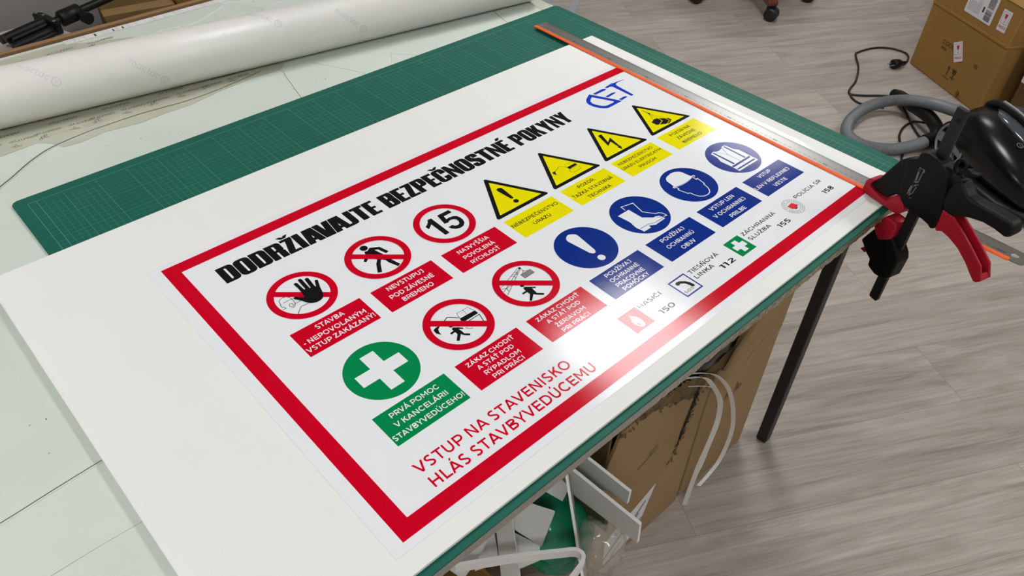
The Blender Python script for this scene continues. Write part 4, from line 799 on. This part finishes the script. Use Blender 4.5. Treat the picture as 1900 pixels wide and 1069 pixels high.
# resample evenly into ribs
L_acc = [0]
for i in range(1, len(path)): L_acc.append(L_acc[-1] + (path[i] - path[i - 1]).length)
def at(l):
    i = 0
    while i < len(L_acc) - 2 and L_acc[i + 1] < l: i += 1
    k = (l - L_acc[i]) / max(1e-6, L_acc[i + 1] - L_acc[i]); return path[i].lerp(path[i + 1], min(1, k))
nr = int(L_acc[-1] / .0024); P, rr2 = [], []
for i in range(nr + 1): P.append(at(L_acc[-1] * i / nr)); rr2.append(.0214 if i % 2 else .0194)
MB().tube(P, rr2, 36, smooth=False).build('hose', hose_m, vac, label='grey ribbed hose')
b = MB(); e = Vector(P[-1]); d = (e - Vector(P[-8])).normalized()
cp_ = [e - d * .015] + [Vector(q) for q in spline([e + d * .02] + [wv(*p) for p in WAND], 8)]
b.tube(cp_, [.026] * 3 + [.024] * (len(cp_) - 9) + [.022, .021, .020, .019, .018, .014], 16); b.build('wand_grip', satin_b, vac)
b = MB(); e = Vector(P[0]); d = (Vector(P[8]) - e).normalized(); b.tube([e + d * .02, e - d * .02, e - d * .05], [.025, .027, .027], 20); b.build('hose_socket', satin_b, vac)
for nm, pts in CORDS:
    MB().tube(spline([wv(*p) for p in pts], 10), .0042, 8).build('power_cord', cable_m, vac)
pp = Vector(wv(*PLUG[0])); pd = (Vector(PLUG[1]) - Vector(PLUG[0])).normalized()
M = Matrix.Translation(pp) @ pd.to_track_quat('Z', 'Y').to_matrix().to_4x4()
b = MB(); b.lathe([(.001, -.05), (.005, -.048), (.007, -.03), (.012, -.02), (.018, -.008), (.0195, .002), (.0195, .020), (.017, .022), (.001, .022)], M, 24); pl = b.build('plug', satin_b, vac)
b = MB()
for s in (-.0095, .0095): b.tube([tuple(M @ Vector((s, 0, .02))), tuple(M @ Vector((s, 0, .040)))], .0024, 8)
b.build('plug_pin', silver, pl)

# ------------------------------------------------------------ cardboard cartons
def kraft(name, col): return mat(name, col, .85, spec=.2, noise=(6, .05, 5), bump=(250, .06, .0005))
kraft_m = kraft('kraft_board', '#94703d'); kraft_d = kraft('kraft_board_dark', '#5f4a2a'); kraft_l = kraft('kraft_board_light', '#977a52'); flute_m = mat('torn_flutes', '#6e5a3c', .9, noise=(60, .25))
label_m = mat('white_label_paper', '#d7d6d8', .5); lab_k = mat('label_black', '#2b2a2c', .6); lab_r = mat('label_red', '#b7223f', .6); lab_g = mat('label_grey', '#77767a', .6); stamp_m = mat('brown_stamp_ink', '#46351d', .8)
A0, A1 = Vector((3.1875, .1912, 0)), Vector((2.9775, -.1877, 0)); fw = (A1 - A0).length; ex = (A1 - A0).normalized(); ey = Vector((-ex.y, ex.x, 0)); BHt = .412
if ey.x < 0: ey = -ey
crt = thing('cardboard_carton', 'brown carton with fragile stickers and shipping label beside the cord plug', 'carton', tuple((A0 + A1) / 2))
CM = (A0 + A1) / 2
def bx(u, v, z): return tuple(A0 + ex * u + ey * v + Vector((0, 0, z)) - CM)
b = MB(); dp = .46
b.box((0, 0, 0), (1, 1, 1), 0, Matrix.Translation(Vector(bx(0, 0, 0))) @ Matrix((list(ex * fw) + [0], list(ey * dp) + [0], [0, 0, BHt, 0], [0, 0, 0, 1])).transposed())
b.build('body', kraft_m, crt, bevel=.004)
b = MB(); b.prism([(-.001, .264), (fw + .001, .266), (fw + .001, .276), (-.001, .274)], lambda u, v, d: bx(u, d, v), -.003, .001); b.build('fold_ridge', kraft_m, crt, bevel=.0012)
b = MB(); b.prism([(-.004, .266), (dp, .266), (dp, .276), (-.004, .276)], lambda u, v, d: bx(fw + d, u, v), -.001, .003); b.build('fold_ridge', kraft_m, crt, bevel=.0012)
for v0, v1 in ((-.002, dp * .5 - .002), (dp * .5 + .002, dp)):
    b = MB(); b.prism([(-.002, v0), (fw + .002, v0), (fw + .002, v1), (-.002, v1)], lambda u, v, d: bx(u, v, d + BHt), 0, .004); b.build('top_flap', kraft_m, crt, bevel=.0015)
def inv(p): p = Vector((p[0], p[1], 0)) - A0; return (p.dot(ex), p.dot(ey))
def sticker(base, uu, vv, w_, h_, lift, fragile=True, parent=crt):
    """base point, unit vectors along the text and up the text"""
    base, uu, vv = Vector(base), Vector(uu).normalized(), Vector(vv).normalized(); nn = uu.cross(vv)
    f = lambda k: (lambda x, y: tuple(base + uu * x + vv * y + nn * (lift + k)))
    b = MB(); flat(b, [rrect(0, 0, w_, h_, .003, 3)], fn=f(.0002)); o = b.build('fragile_label' if fragile else 'shipping_label', label_m, parent, label='white sticker with a red glass and the word FRAGILE' if fragile else 'white shipping label with barcodes')
    b = MB()
    if fragile:
        for a, c in ((.14, .36), (.86, .36)): flat(b, stroke([(w_ * a, h_ * .36), (w_ * a, h_ * .90)], w_ * .025), fn=f(.0004), mi=1)
        for c in (.36, .90): flat(b, stroke([(w_ * .13, h_ * c), (w_ * .87, h_ * c)], w_ * .025), fn=f(.0004), mi=1)
        flat(b, [[(w_ * .34, h_ * .82), (w_ * .66, h_ * .82), (w_ * .62, h_ * .66), (w_ * .54, h_ * .60), (w_ * .46, h_ * .60), (w_ * .38, h_ * .66)]], fn=f(.0004))
        flat(b, stroke([(w_ * .5, h_ * .61), (w_ * .5, h_ * .47)], w_ * .04) + [[(w_ * .40, h_ * .44), (w_ * .60, h_ * .44), (w_ * .56, h_ * .47), (w_ * .44, h_ * .47)]], fn=f(.0004), mi=1)
        flat(b, lettering('FRAGILE', h_ * .13, .22, width=w_ * .8, cx=w_ * .5, y=h_ * .14), fn=f(.0004))
        b.build('print', [lab_r, lab_g], o)
    else:
        for y0, y1 in ((.08, .46), (.54, .92)):
            y = y0
            while y < y1:
                bw = random.choice((.010, .018, .026)); flat(b, [[(w_ * .70, h_ * y), (w_ * .92, h_ * y), (w_ * .92, h_ * (y + bw)), (w_ * .70, h_ * (y + bw))]], fn=f(.0004)); y += bw + random.choice((.010, .018))
        for y in (.30, .86): flat(b, [[(w_ * .58, h_ * y), (w_ * .64, h_ * y), (w_ * .64, h_ * (y + .2)), (w_ * .58, h_ * (y + .2))]], fn=f(.0004))
        for i in range(9): flat(b, [[(w_ * (.08 + .05 * i), h_ * .12), (w_ * (.095 + .05 * i), h_ * .12), (w_ * (.095 + .05 * i), h_ * random.uniform(.4, .9)), (w_ * (.08 + .05 * i), h_ * .5)]], fn=f(.0004), mi=1)
        b.build('print', [lab_k, lab_g], o)
    return o
def front(u, z): return Vector(bx(u, 0, z))
nface = -ey
uv = ex if ex.cross(Vector((0, 0, 1))).dot(nface) > 0 else -ex
zz = Vector((0, 0, 1))
sticker(front(.168, .302) + nface * .001, uv, zz, .146, .098, .0005, False)
sticker(front(.347, .306) + nface * .001, uv + zz * .02, zz - uv * .02, .044, .077, .0005)
sticker(front(.226, .114) + nface * .001, uv + zz * .62, zz - uv * .62, .046, .076, .0005)
b = MB()
def fp(x, y): return tuple(front(x if uv == ex else fw - x, y) + nface * .0012)
flat(b, lettering('COOL', .016, .16, x0=.130, y=.152) + lettering('OOL', .010, .25, x0=.135, y=.132) + lettering('10', .014, .2, x0=.325, y=.142), fn=fp)
flat(b, stroke([(.215, .055), (.215, .085)], .004) + [[(.207, .082), (.223, .082), (.215, .095)]] + [[(.235, .092), (.262, .092), (.256, .073), (.241, .073)]] + stroke([(.2485, .073), (.2485, .056)], .004) + stroke([(.238, .056), (.259, .056)], .004) + stroke([(.20, .045), (.235, .043)], .003), fn=fp)
b.build('stamp', stamp_m, crt, label='brown stamped transport symbols')
b = MB()
for i in range(9):
    u = .31 + random.uniform(-.015, .015); z = random.uniform(.0, .03)
    b.add([tuple(front(u, z) + nface * .001), tuple(front(u + .008, z + .004) + nface * random.uniform(.004, .014)), tuple(front(u + .003, z + .012) + nface * .002)], [(0, 1, 2)])
b.build('torn_paper', kraft_d, crt)
def carton(name, label, x, y, z, sx, sy, sz, rot, m, m2=None, group=None):
    t = thing(name, label, 'carton', (x, y, z), math.radians(rot))
    MB().box((-sx / 2, -sy / 2, 0), (sx / 2, sy / 2, sz)).build('body', m, t, bevel=.004)
    b = MB(); b.box((-sx / 2, -sy / 2, sz), (sx / 2, -.002, sz + .004)); b.build('top_flap', m, t, bevel=.0015)
    b = MB(); b.box((-sx / 2, .002, sz), (sx / 2, sy / 2, sz + .004)); b.build('top_flap', m, t, bevel=.0015)
    b = MB(); b.box((-sx / 2 - .0006, -.025, sz + .0042), (sx / 2 + .0006, .025, sz + .0046)); b.build('packing_tape', m2 or m, t)
    return t
tape_m = mat('brown_packing_tape', '#8a6a40', .3)
dk = carton('cardboard_carton', 'dark brown cardboard carton with a red printed sticker at the right edge of the view', 3.068, -.467, 0, .30, .28, .34, -29, kraft_d, tape_m)
Md = Matrix.Rotation(0, 4, 'Z')
sticker((-.1515, .137, .165), (0, -1, 0), (0, 0, 1), .07, .10, .0005, True, dk)
carton('cardboard_carton', 'pale cardboard carton standing behind the carton with the shipping label', 3.98, .10, 0, .50, .50, .40, -61, kraft_l, tape_m)

# ------------------------------------------------------------ office chair, only its foot is in view
wood = mat('reddish_brown_wood', '#5d2c20', .35, noise=(8, .12)); tan = mat('tan_top_strip', '#b98e62', .4); cas_m = mat('caster_black', '#18181a', .4)
cx0, cy0 = 3.262, 1.066
ch = thing('office_chair', 'swivel office chair with reddish brown star foot and black casters at the top edge', 'chair', (cx0, cy0, 0))
a0 = math.atan2(.826 - cy0, 3.078 - cx0)
for k in range(5):
    a = a0 + 2 * math.pi * k / 5; c, s = math.cos(a), math.sin(a); M = Matrix.Rotation(a, 4, 'Z')
    b = MB(); b.prism([(.03, .075), (.30, .066), (.315, .072), (.318, .090), (.30, .098), (.03, .125)], lambda u, v, d: tuple(M @ Vector((u, d, v))), -.024, .024); leg = b.build('foot_arm', wood, ch, bevel=.006)
    b = MB(); b.prism([(.10, .1165), (.29, .1005), (.29, .103), (.10, .119)], lambda u, v, d: tuple(M @ Vector((u, d, v))), -.013, .013); b.build('top_strip', tan, leg, bevel=.001, label='tan strip')
    w_ = MB(); sw = a + (.9 if k == 0 else 2.2 + k); cxk, cyk = .292 * c, .292 * s
    for sgn in (-1, 1):
        Mw = Matrix.Translation((cxk, cyk, .030)) @ Matrix.Rotation(sw, 4, 'Z') @ Matrix.Rotation(math.radians(90), 4, 'X') @ Matrix.Translation((.012, 0, sgn * .016))
        w_.lathe([(.001, -.011), (.022, -.011), (.030, -.007), (.030, .007), (.022, .011), (.001, .011)], Mw, 24)
    Mh = Matrix.Translation((cxk, cyk, 0)) @ Matrix.Rotation(sw, 4, 'Z')
    w_.box((-.015, -.006, .03), (.025, .006, .066), 0, Mh); w_.tube([(cxk, cyk, .055), (cxk, cyk, .078)], .008, 10)
    w_.build('caster', cas_m, ch)
MB().tube([(0, 0, .06), (0, 0, .14), (0, 0, .141), (0, 0, .40)], [.04, .04, .026, .022], 20).build('column', cas_m, ch)
b = MB(); b.prism(rrect(-.24, -.23, .24, .23, .08, 6), xyz, .40, .49); b.build('seat', satin_b, ch, bevel=.03, seg=4)

# clear plastic strips on the floor past the table end
clear = mat('clear_plastic_film', '#b9c0cc', .15, alpha=.45, spec=.5)
for lab, p0, p1 in (('clear plastic strip on the floor beyond the table corner, nearer one', (2.40, 1.44), (2.66, 1.62)), ('clear plastic strip on the floor beyond the table corner, farther one', (2.36, 1.56), (2.58, 1.75))):
    q = stroke([p0, p1], .034)[0]; b = MB(); b.prism(q, xyz, .001, .004); tag(b.build('plastic_strip', clear), lab, 'plastic strip')

# ------------------------------------------------------------ under the front of the table
kraft_u = kraft('kraft_board_muted', '#957b5a')  # kraft in a greyer, less saturated brown
# torn carton: left face, torn front, and the second carton to its right
tc_ = thing('torn_carton', 'torn brown cardboard carton with ripped flutes and a paper label under the table', 'carton', (.59, -.30, 0))
def tp(x, y, z): return (x - .59, y + .30, z)
TYF = -.487
front_outline = [(.446, 0), (.738, 0), (.738, .40), (.722, .415), (.708, .40), (.697, .372), (.684, .392), (.668, .40), (.65, .418), (.63, .42), (.60, .446), (.575, .450), (.55, .462), (.53, .458), (.50, .476), (.47, .470), (.462, .44), (.449, .405), (.446, .36)]
b = MB(); b.prism(front_outline, lambda u, v, d: tp(u, d, v), TYF, TYF + .006); b.build('front_panel', kraft_u, tc_)
b = MB(); b.prism([(TYF + .004, 0), (-.09, 0), (-.09, .52), (-.30, .52), (-.46, .50), (TYF + .004, .47)], lambda u, v, d: tp(d, u, v), .446, .452); b.build('side_panel', kraft_d, tc_)  # side turned from the light; its shade is put into the darker kraft
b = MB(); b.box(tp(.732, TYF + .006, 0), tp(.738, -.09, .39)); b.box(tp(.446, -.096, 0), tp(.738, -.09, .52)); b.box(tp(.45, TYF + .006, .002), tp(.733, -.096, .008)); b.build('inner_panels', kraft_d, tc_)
# exposed corrugation behind the torn edge
b = MB(); x = .468
while x < .735:
    top = .497 - max(0, x - .54) * .40 + .008 * math.sin(x * 31) + random.uniform(-.004, .004); bot = .36
    b.tube([tp(x, TYF + .0025, bot), tp(x + .004, TYF + .0025, top)], .0026, 6); x += .0058
b.build('torn_flutes', flute_m, tc_, label='bare corrugated flutes')
b = MB()
for i in range(70):   # ragged paper along the diagonal tear and the ripped upper rim
    if i < 40: k = i / 39; x = .664 + .036 * k + random.uniform(-.005, .005); z = .225 + .17 * k + random.uniform(-.005, .005)
    else: k = (i - 40) / 29; x = .46 + .27 * k; z = .474 - max(0, x - .53) * .42 + random.uniform(-.010, .004)
    a = random.uniform(0, 6.28); l, w_ = random.uniform(.004, .011), random.uniform(.0015, .004); c, s = math.cos(a), math.sin(a)
    y = TYF - .0006; o_ = random.uniform(.001, .006)
    b.add([tp(x - s * w_, y, z + c * w_), tp(x + c * l - s * w_ * .4, y - o_, z + s * l + c * w_ * .4), tp(x + c * l * 1.2 + s * w_ * .3, y - o_ * .6, z + s * l * 1.2), tp(x + s * w_, y, z - c * w_)], [(0, 1, 2, 3)])
b.build('torn_paper', mat('torn_kraft_paper', '#5c4a31', .9), tc_, label='ragged dark torn paper')
b = MB(); gap_b = lambda pts: flat(b, [pts], fn=lambda x, z: tp(x, TYF - .0004, z))
gap_b([(.672, .235), (.682, .30), (.694, .36), (.700, .42), (.690, .42), (.680, .36), (.670, .30)])
b.build('tear_shade', mat('tear_shade_dark', '#17110b', .95), tc_)  # flat dark patch on the panel paints the shade inside the tear
b = MB(); lf = lambda x, z: tp(x, TYF - .0008, z)
flat(b, [[(.497, .012), (.596, .030), (.628, .178), (.560, .145), (.506, .125), (.488, .108)]], fn=lf); lb = b.build('paper_label', label_m, tc_, label='torn white paper label')
b = MB(); lf2 = lambda x, z: tp(x, TYF - .0011, z)
for i, (x, z) in enumerate(((.60, .135), (.585, .105), (.60, .075), (.555, .10), (.53, .075), (.515, .06), (.54, .045))):
    flat(b, stroke([(x - .022, z - .024), (x + .004, z + .005)], .006), fn=lf2)
b.build('print', lab_g, lb)
b = MB(); flat(b, stroke([(.60, .318), (.545, .30)], .002) + stroke([(.598, .328), (.575, .325), (.578, .315)], .0016), fn=lambda x, z: tp(x, TYF - .0006, z)); b.build('stamp', stamp_m, tc_)
rc = thing('cardboard_carton', 'plain brown carton between the torn carton and the black table leg', 'carton', (.866, -.28, 0))
rp = lambda x, y, z: (x - .866, y + .28, z)
MB().box(rp(.750, -.4855, 0), rp(.983, -.10, .385)).build('body', kraft_u, rc, bevel=.003)
b = MB(); b.prism([(.752, .38), (.983, .38), (.983, .51), (.94, .50), (.90, .475), (.86, .468), (.835, .447), (.81, .43), (.796, .405), (.785, .392), (.770, .402), (.752, .396)], lambda u, v, d: rp(u, d, v), -.4858, -.481); b.build('front_flap', kraft_u, rc)
b = MB()
for x in (.795, .826, .858): flat(b, [[(x + a, z) for a, z in q] for q in (stroke([(0, .272), (0, .305)], .0022) + stroke([(.007, .272), (.007, .297)], .0022) + ring(.016, .280, .007, .005, 12))], fn=lambda x_, z_: rp(x_, -.4862, z_))
for x, z in ((.852, .40), (.90, .38), (.93, .33), (.865, .36)): flat(b, stroke([(x, z), (x + .018, z + .02)], .0015), fn=lambda x_, z_: rp(x_, -.4862, z_))
b.build('stamp', stamp_m, rc)
# white edging strips hanging over the cartons
strip_m = mat('white_plastic_strip', '#dcdbd6', .4)
def ribbon(pts, wd, y0, label):
    P = [Vector((x, y0 - dy, z)) for x, z, dy in pts]; P = [Vector(p) for p in spline(P, 8)]; b = MB(); L2 = []
    vs = []
    for p in P: vs += [tuple(p + Vector((-wd * .2, wd * .26, 0))), tuple(p + Vector((wd * .2, -wd * .26, 0))), tuple(p + Vector((wd * .2 + .001, -wd * .26 + .0006, .0))), tuple(p + Vector((-wd * .2 + .001, wd * .26 + .0006, 0)))]
    n = len(P); b.add(vs, [(i * 4 + k, i * 4 + (k + 1) % 4, (i + 1) * 4 + (k + 1) % 4, (i + 1) * 4 + k) for i in range(n - 1) for k in range(4)], 0, False)
    tag(b.build('plastic_strip', strip_m), label, 'plastic strip', 'white edging strips under the table')
ribbon([(.640, .46, -.05), (.656, .497, 0), (.694, .468, .012), (.747, .392, .018), (.807, .270, .016), (.833, .178, .014), (.828, .087, .010), (.780, .04, .005)], .013, -.505, 'outermost of the white plastic strips arching over the cartons under the table')
ribbon([(.625, .46, -.05), (.645, .498, 0), (.675, .462, .012), (.712, .396, .016), (.735, .322, .014), (.735, .245, .012), (.730, .160, .008), (.731, .02, .004)], .015, -.509, 'innermost and broadest of the white plastic strips hanging over the carton seam')
ribbon([(.64, .43, -.04), (.661, .455, 0), (.702, .426, .010), (.745, .362, .014), (.765, .288, .012), (.768, .143, .008), (.758, .084, .006), (.763, .004, .004)], .006, -.500, 'thin white plastic strip between two broader ones over the cartons')

# waste carton with board offcuts
wc = thing('open_carton', 'open brown cardboard carton full of white board offcuts under the table', 'carton', (-.02, -.36, 0))
wp_ = lambda x, y, z: (x + .02, y + .36, z); wall_ = .005
wx0, wx1, wy0, wy1, wh = -.22, .19, -.575, -.14, .36
for a, c_ in (((wx0, wy0, 0), (wx1, wy0 + wall_, wh)), ((wx0, wy1 - wall_, 0), (wx1, wy1, wh)), ((wx0, wy0, 0), (wx0 + wall_, wy1, wh)), ((wx1 - wall_, wy0, 0), (wx1, wy1, wh)), ((wx0, wy0, 0), (wx1, wy1, .006))):
    MB().box(wp_(*a), wp_(*c_)).build('panel', kraft_m, wc)
b = MB(); b.prism([(-.06, .36), (.10, .36), (.09, .44), (.05, .47), (.0, .50), (-.04, .49)], lambda u, v, d: wp_(u, d, v), wy0, wy0 + .005); b.build('torn_flap', kraft_d, wc)
off_m = mat('offcut_face_shaded', '#b9bab5', .55, noise=(9, .02)); edge_w = mat('white_offcut_edge', '#e1e0dc', .5)  # white board faces greyed: shade under the table is in their colour
def offcut(pts, th_, label, mats=None):
    """flat board: 3D corner points of the near face, pushed back by its thickness"""
    P = [Vector(p) for p in pts]; nrm = (P[1] - P[0]).cross(P[-1] - P[0]).normalized(); cpos = cam.matrix_world.translation
    if nrm.dot(cpos - P[0]) < 0: nrm = -nrm
    n = len(P); Q = [p - nrm * th_ for p in P]; b = MB()
    b.add(P + Q, [tuple(range(n)), tuple(range(2 * n - 1, n - 1, -1))], 0)
    b.add(P + Q, [(i, (i + 1) % n, (i + 1) % n + n, i + n) for i in range(n)], 1)
    o = b.build('board_offcut', [off_m, edge_w]); tag(o, label, 'offcut', 'white board offcuts under the table'); return o
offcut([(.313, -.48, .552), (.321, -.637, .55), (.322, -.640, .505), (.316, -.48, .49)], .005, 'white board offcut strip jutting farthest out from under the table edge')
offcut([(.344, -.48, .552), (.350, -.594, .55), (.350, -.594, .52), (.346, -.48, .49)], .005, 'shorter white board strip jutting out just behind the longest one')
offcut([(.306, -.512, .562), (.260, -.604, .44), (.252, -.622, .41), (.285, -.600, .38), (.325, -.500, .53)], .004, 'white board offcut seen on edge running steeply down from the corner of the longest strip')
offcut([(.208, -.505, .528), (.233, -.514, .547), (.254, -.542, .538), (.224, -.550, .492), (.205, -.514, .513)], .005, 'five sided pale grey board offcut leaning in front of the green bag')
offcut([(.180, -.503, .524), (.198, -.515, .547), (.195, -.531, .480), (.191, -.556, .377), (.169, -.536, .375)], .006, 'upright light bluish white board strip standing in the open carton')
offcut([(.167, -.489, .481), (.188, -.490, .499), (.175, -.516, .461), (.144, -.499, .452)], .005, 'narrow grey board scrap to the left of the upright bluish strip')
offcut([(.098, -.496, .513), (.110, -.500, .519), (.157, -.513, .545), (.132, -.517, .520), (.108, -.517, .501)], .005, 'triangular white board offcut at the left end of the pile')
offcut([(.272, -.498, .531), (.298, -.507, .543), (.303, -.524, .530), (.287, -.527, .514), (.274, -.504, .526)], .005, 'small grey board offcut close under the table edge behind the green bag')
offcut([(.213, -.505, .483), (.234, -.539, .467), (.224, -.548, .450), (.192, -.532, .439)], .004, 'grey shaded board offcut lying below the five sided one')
# bent strip in front
b = MB(); bs = spline([(.096, -.515, .552), (.133, -.538, .552), (.169, -.561, .552), (.213, -.592, .552), (.228, -.603, .552), (.232, -.611, .552), (.230, -.618, .552), (.220, -.623, .552), (.197, -.627, .552), (.165, -.632, .552)], 8)
vs = []
for i, p in enumerate(bs):
    d_ = (Vector(bs[min(i + 1, len(bs) - 1)]) - Vector(bs[max(0, i - 1)])).normalized(); s_ = Vector((-d_.y, d_.x, 0)).normalized() * .0026
    for a in (s_ + Vector((0, 0, 0)), -s_, -s_ + Vector((0, 0, -.016)), s_ + Vector((0, 0, -.016))): vs.append(tuple(Vector(p) + a))
b.add(vs, [(i * 4 + k, i * 4 + (k + 1) % 4, (i + 1) * 4 + (k + 1) % 4, (i + 1) * 4 + k) for i in range(len(bs) - 1) for k in range(4)] + [(0, 1, 2, 3), tuple(len(vs) - 1 - j for j in range(4))])
tag(b.build('board_offcut', edge_w), 'white board strip bent into a rounded corner, lowest in front of the pile', 'offcut', 'white board offcuts under the table')
olive = mat('olive_board', '#3a3a22', .5)
b = MB(); P = [(.3170, -.500, .488), (.3240, -.579, .490), (.3255, -.585, .460), (.3185, -.510, .455)]
b.add(P + [(x + .006, y, z) for x, y, z in P], [(0, 1, 2, 3), (7, 6, 5, 4), (0, 4, 5, 1), (1, 5, 6, 2), (2, 6, 7, 3), (3, 7, 4, 0)]); tag(b.build('olive_strip', olive), 'dark olive strip tucked behind the long white offcut', 'offcut')
# film bags: crumpled closed shells
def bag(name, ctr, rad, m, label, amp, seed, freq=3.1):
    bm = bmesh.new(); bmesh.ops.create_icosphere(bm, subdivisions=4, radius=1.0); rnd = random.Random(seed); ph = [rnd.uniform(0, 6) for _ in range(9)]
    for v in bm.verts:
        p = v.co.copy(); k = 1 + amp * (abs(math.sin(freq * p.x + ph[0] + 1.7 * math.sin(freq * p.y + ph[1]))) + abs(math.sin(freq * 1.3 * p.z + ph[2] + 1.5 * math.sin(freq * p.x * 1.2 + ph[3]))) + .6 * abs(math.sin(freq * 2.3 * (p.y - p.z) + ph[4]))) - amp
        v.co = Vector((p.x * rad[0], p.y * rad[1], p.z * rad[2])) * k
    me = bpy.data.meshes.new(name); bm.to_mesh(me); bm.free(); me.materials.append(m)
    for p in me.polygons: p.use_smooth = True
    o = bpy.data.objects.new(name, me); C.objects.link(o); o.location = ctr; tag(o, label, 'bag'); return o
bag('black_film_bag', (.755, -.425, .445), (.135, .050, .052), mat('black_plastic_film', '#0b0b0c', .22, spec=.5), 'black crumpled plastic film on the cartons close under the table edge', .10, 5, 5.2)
green_film = mat('green_translucent_film', '#0f7a58', .18, alpha=.88, spec=.6); clear_film = mat('clear_crinkled_film', '#b9b6ac', .08, alpha=.36, spec=.9)
bag('green_film_bag', (.283, -.512, .428), (.058, .062, .062), green_film, 'green translucent plastic film bundle among the white offcuts', .10, 3)
bag('clear_film_bag', (.316, -.575, .425), (.040, .042, .046), clear_film, 'clear crinkled plastic bag hanging beside the green film', .16, 8, 4.6)

# ------------------------------------------------------------ behind the back edge of the table
o = MB().box((-.60, .818, .10), (.52, .832, TT + .004)).build('fibreboard_sheet', mat('brown_fibreboard', '#8c6b48', .7, noise=(20, .05))); tag(o, 'brown fibreboard sheet standing on edge behind the table', 'board')
MB_ = MB().box((-.55, .822, 0), (.48, .828, .10)).build('support_cleat', kraft_d, o)
cloth = mat('grey_wrapping_cloth', '#b8b2ac', .9, noise=(4, .04)); cloth2 = mat('dark_grey_cloth', '#7d7874', .95)
def bundle(name, ctr, rad, m, label, rot, e=.45, seed=1):
    b = MB(); rnd = random.Random(seed); n1, n2 = 36, 24; vs = []
    for i in range(n2 + 1):
        ph = -math.pi / 2 + math.pi * i / n2
        for k in range(n1):
            th_ = 2 * math.pi * k / n1; f = lambda v, q: math.copysign(abs(v) ** q, v)
            x, y, z = f(math.cos(ph), e) * f(math.cos(th_), e), f(math.cos(ph), e) * f(math.sin(th_), e), f(math.sin(ph), e)
            wv_ = 1 + .02 * math.sin(5 * x + 3 * y + seed) + .015 * math.sin(9 * y - 4 * x + 2 * seed)
            vs.append((x * rad[0] * wv_, y * rad[1] * wv_, z * rad[2] * (1 + .05 * math.sin(4 * x + 2.5 * y + seed))))
    b.add(vs, [(i * n1 + k, i * n1 + (k + 1) % n1, (i + 1) * n1 + (k + 1) % n1, (i + 1) * n1 + k) for i in range(n2) for k in range(n1)], 0, True)
    o = b.build(name, m); o.location = ctr; o.rotation_euler = (0, 0, rot); tag(o, label, 'bundle'); return o
bundle('wrapped_bundle', (.02, 1.30, .27), (.38, .30, .27), cloth, 'light grey cloth bundle on the floor under the black light stand', .15, .4, 1)
bundle('wrapped_bundle', (.40, 2.0, .32), (.42, .30, .32), cloth2, 'darker grey cloth bundle behind the lighter one', .1, .5, 4)
# folded light stand lying on the bundle
ls = thing('light_stand', 'black folded tripod light stand lying on the grey bundle', 'light stand', (.2, 1.40, .56)); LO = Vector((.2, 1.40, .56))
S0, S1 = Vector(STAND[0]) - LO, Vector(STAND[1]) - LO; sd = (S1 - S0).normalized(); sn = Vector((-sd.y, sd.x, 0)).normalized(); su = sd.cross(sn); ln = (S1 - S0).length
sp = lambda l, a, c: tuple(S0 + sd * l + sn * a + su * c)
MB().tube([sp(.02, 0, 0), sp(ln, 0, 0)], .011, 14).build('centre_column', satin_b, ls)
MB().tube([sp(ln * .46, 0, 0), sp(ln * .47, 0, 0), sp(ln * .64, 0, 0), sp(ln * .65, 0, 0)], [.012, .021, .021, .012], 16).build('collar', satin_b, ls)
b = MB(); b.tube([sp(ln * .60, -.018, 0), sp(ln * .60, -.048, 0)], .006, 10); b.tube([sp(ln * .60, -.046, 0), sp(ln * .60, -.062, 0)], .016, 12); b.build('knob', satin_b, ls)
for a, c in ((.026, .0), (.0, .012), (-.028, -.004)):
    b = MB(); b.tube([sp(0, a, c), sp(ln * .36, a * 1.05, c)], .0115, 10); b.tube([sp(.01, a - .014, c - .004), sp(ln * .36, a - .014, c - .004)], .007, 8); b.build('leg', satin_b, ls)
b = MB(); b.prism([(ln * .34, -.055), (ln * .38, -.055), (ln * .40, 0), (ln * .40, .03), (ln * .37, .052), (ln * .33, .045), (ln * .33, 0)], lambda u, v, d: sp(u, v, d), -.012, .022); b.build('hinge_plate', satin_b, ls, bevel=.004)
b = MB()
for l, a in ((ln * .36, .038), (ln * .37, .012), (ln * .355, -.042)): b.tube([sp(l, a, .0215), sp(l, a, .0235)], .004, 10)
b.build('rivet', silver, ls)
carton('cardboard_carton', 'dark brown carton behind the table to the right of the light stand', .55, 1.50, 0, .20, .26, .50, -12, kraft_d, tape_m)
carton('cardboard_carton', 'lighter brown carton behind the table next to the blue cloth', .78, 1.40, 0, .18, .28, .55, 14, kraft_m, tape_m)
bundle('blue_cloth', (1.06, 1.40, .26), (.14, .2, .26), mat('navy_cloth', '#1d2536', .9), 'navy blue cloth heap behind the far carton', 0, .6, 6)
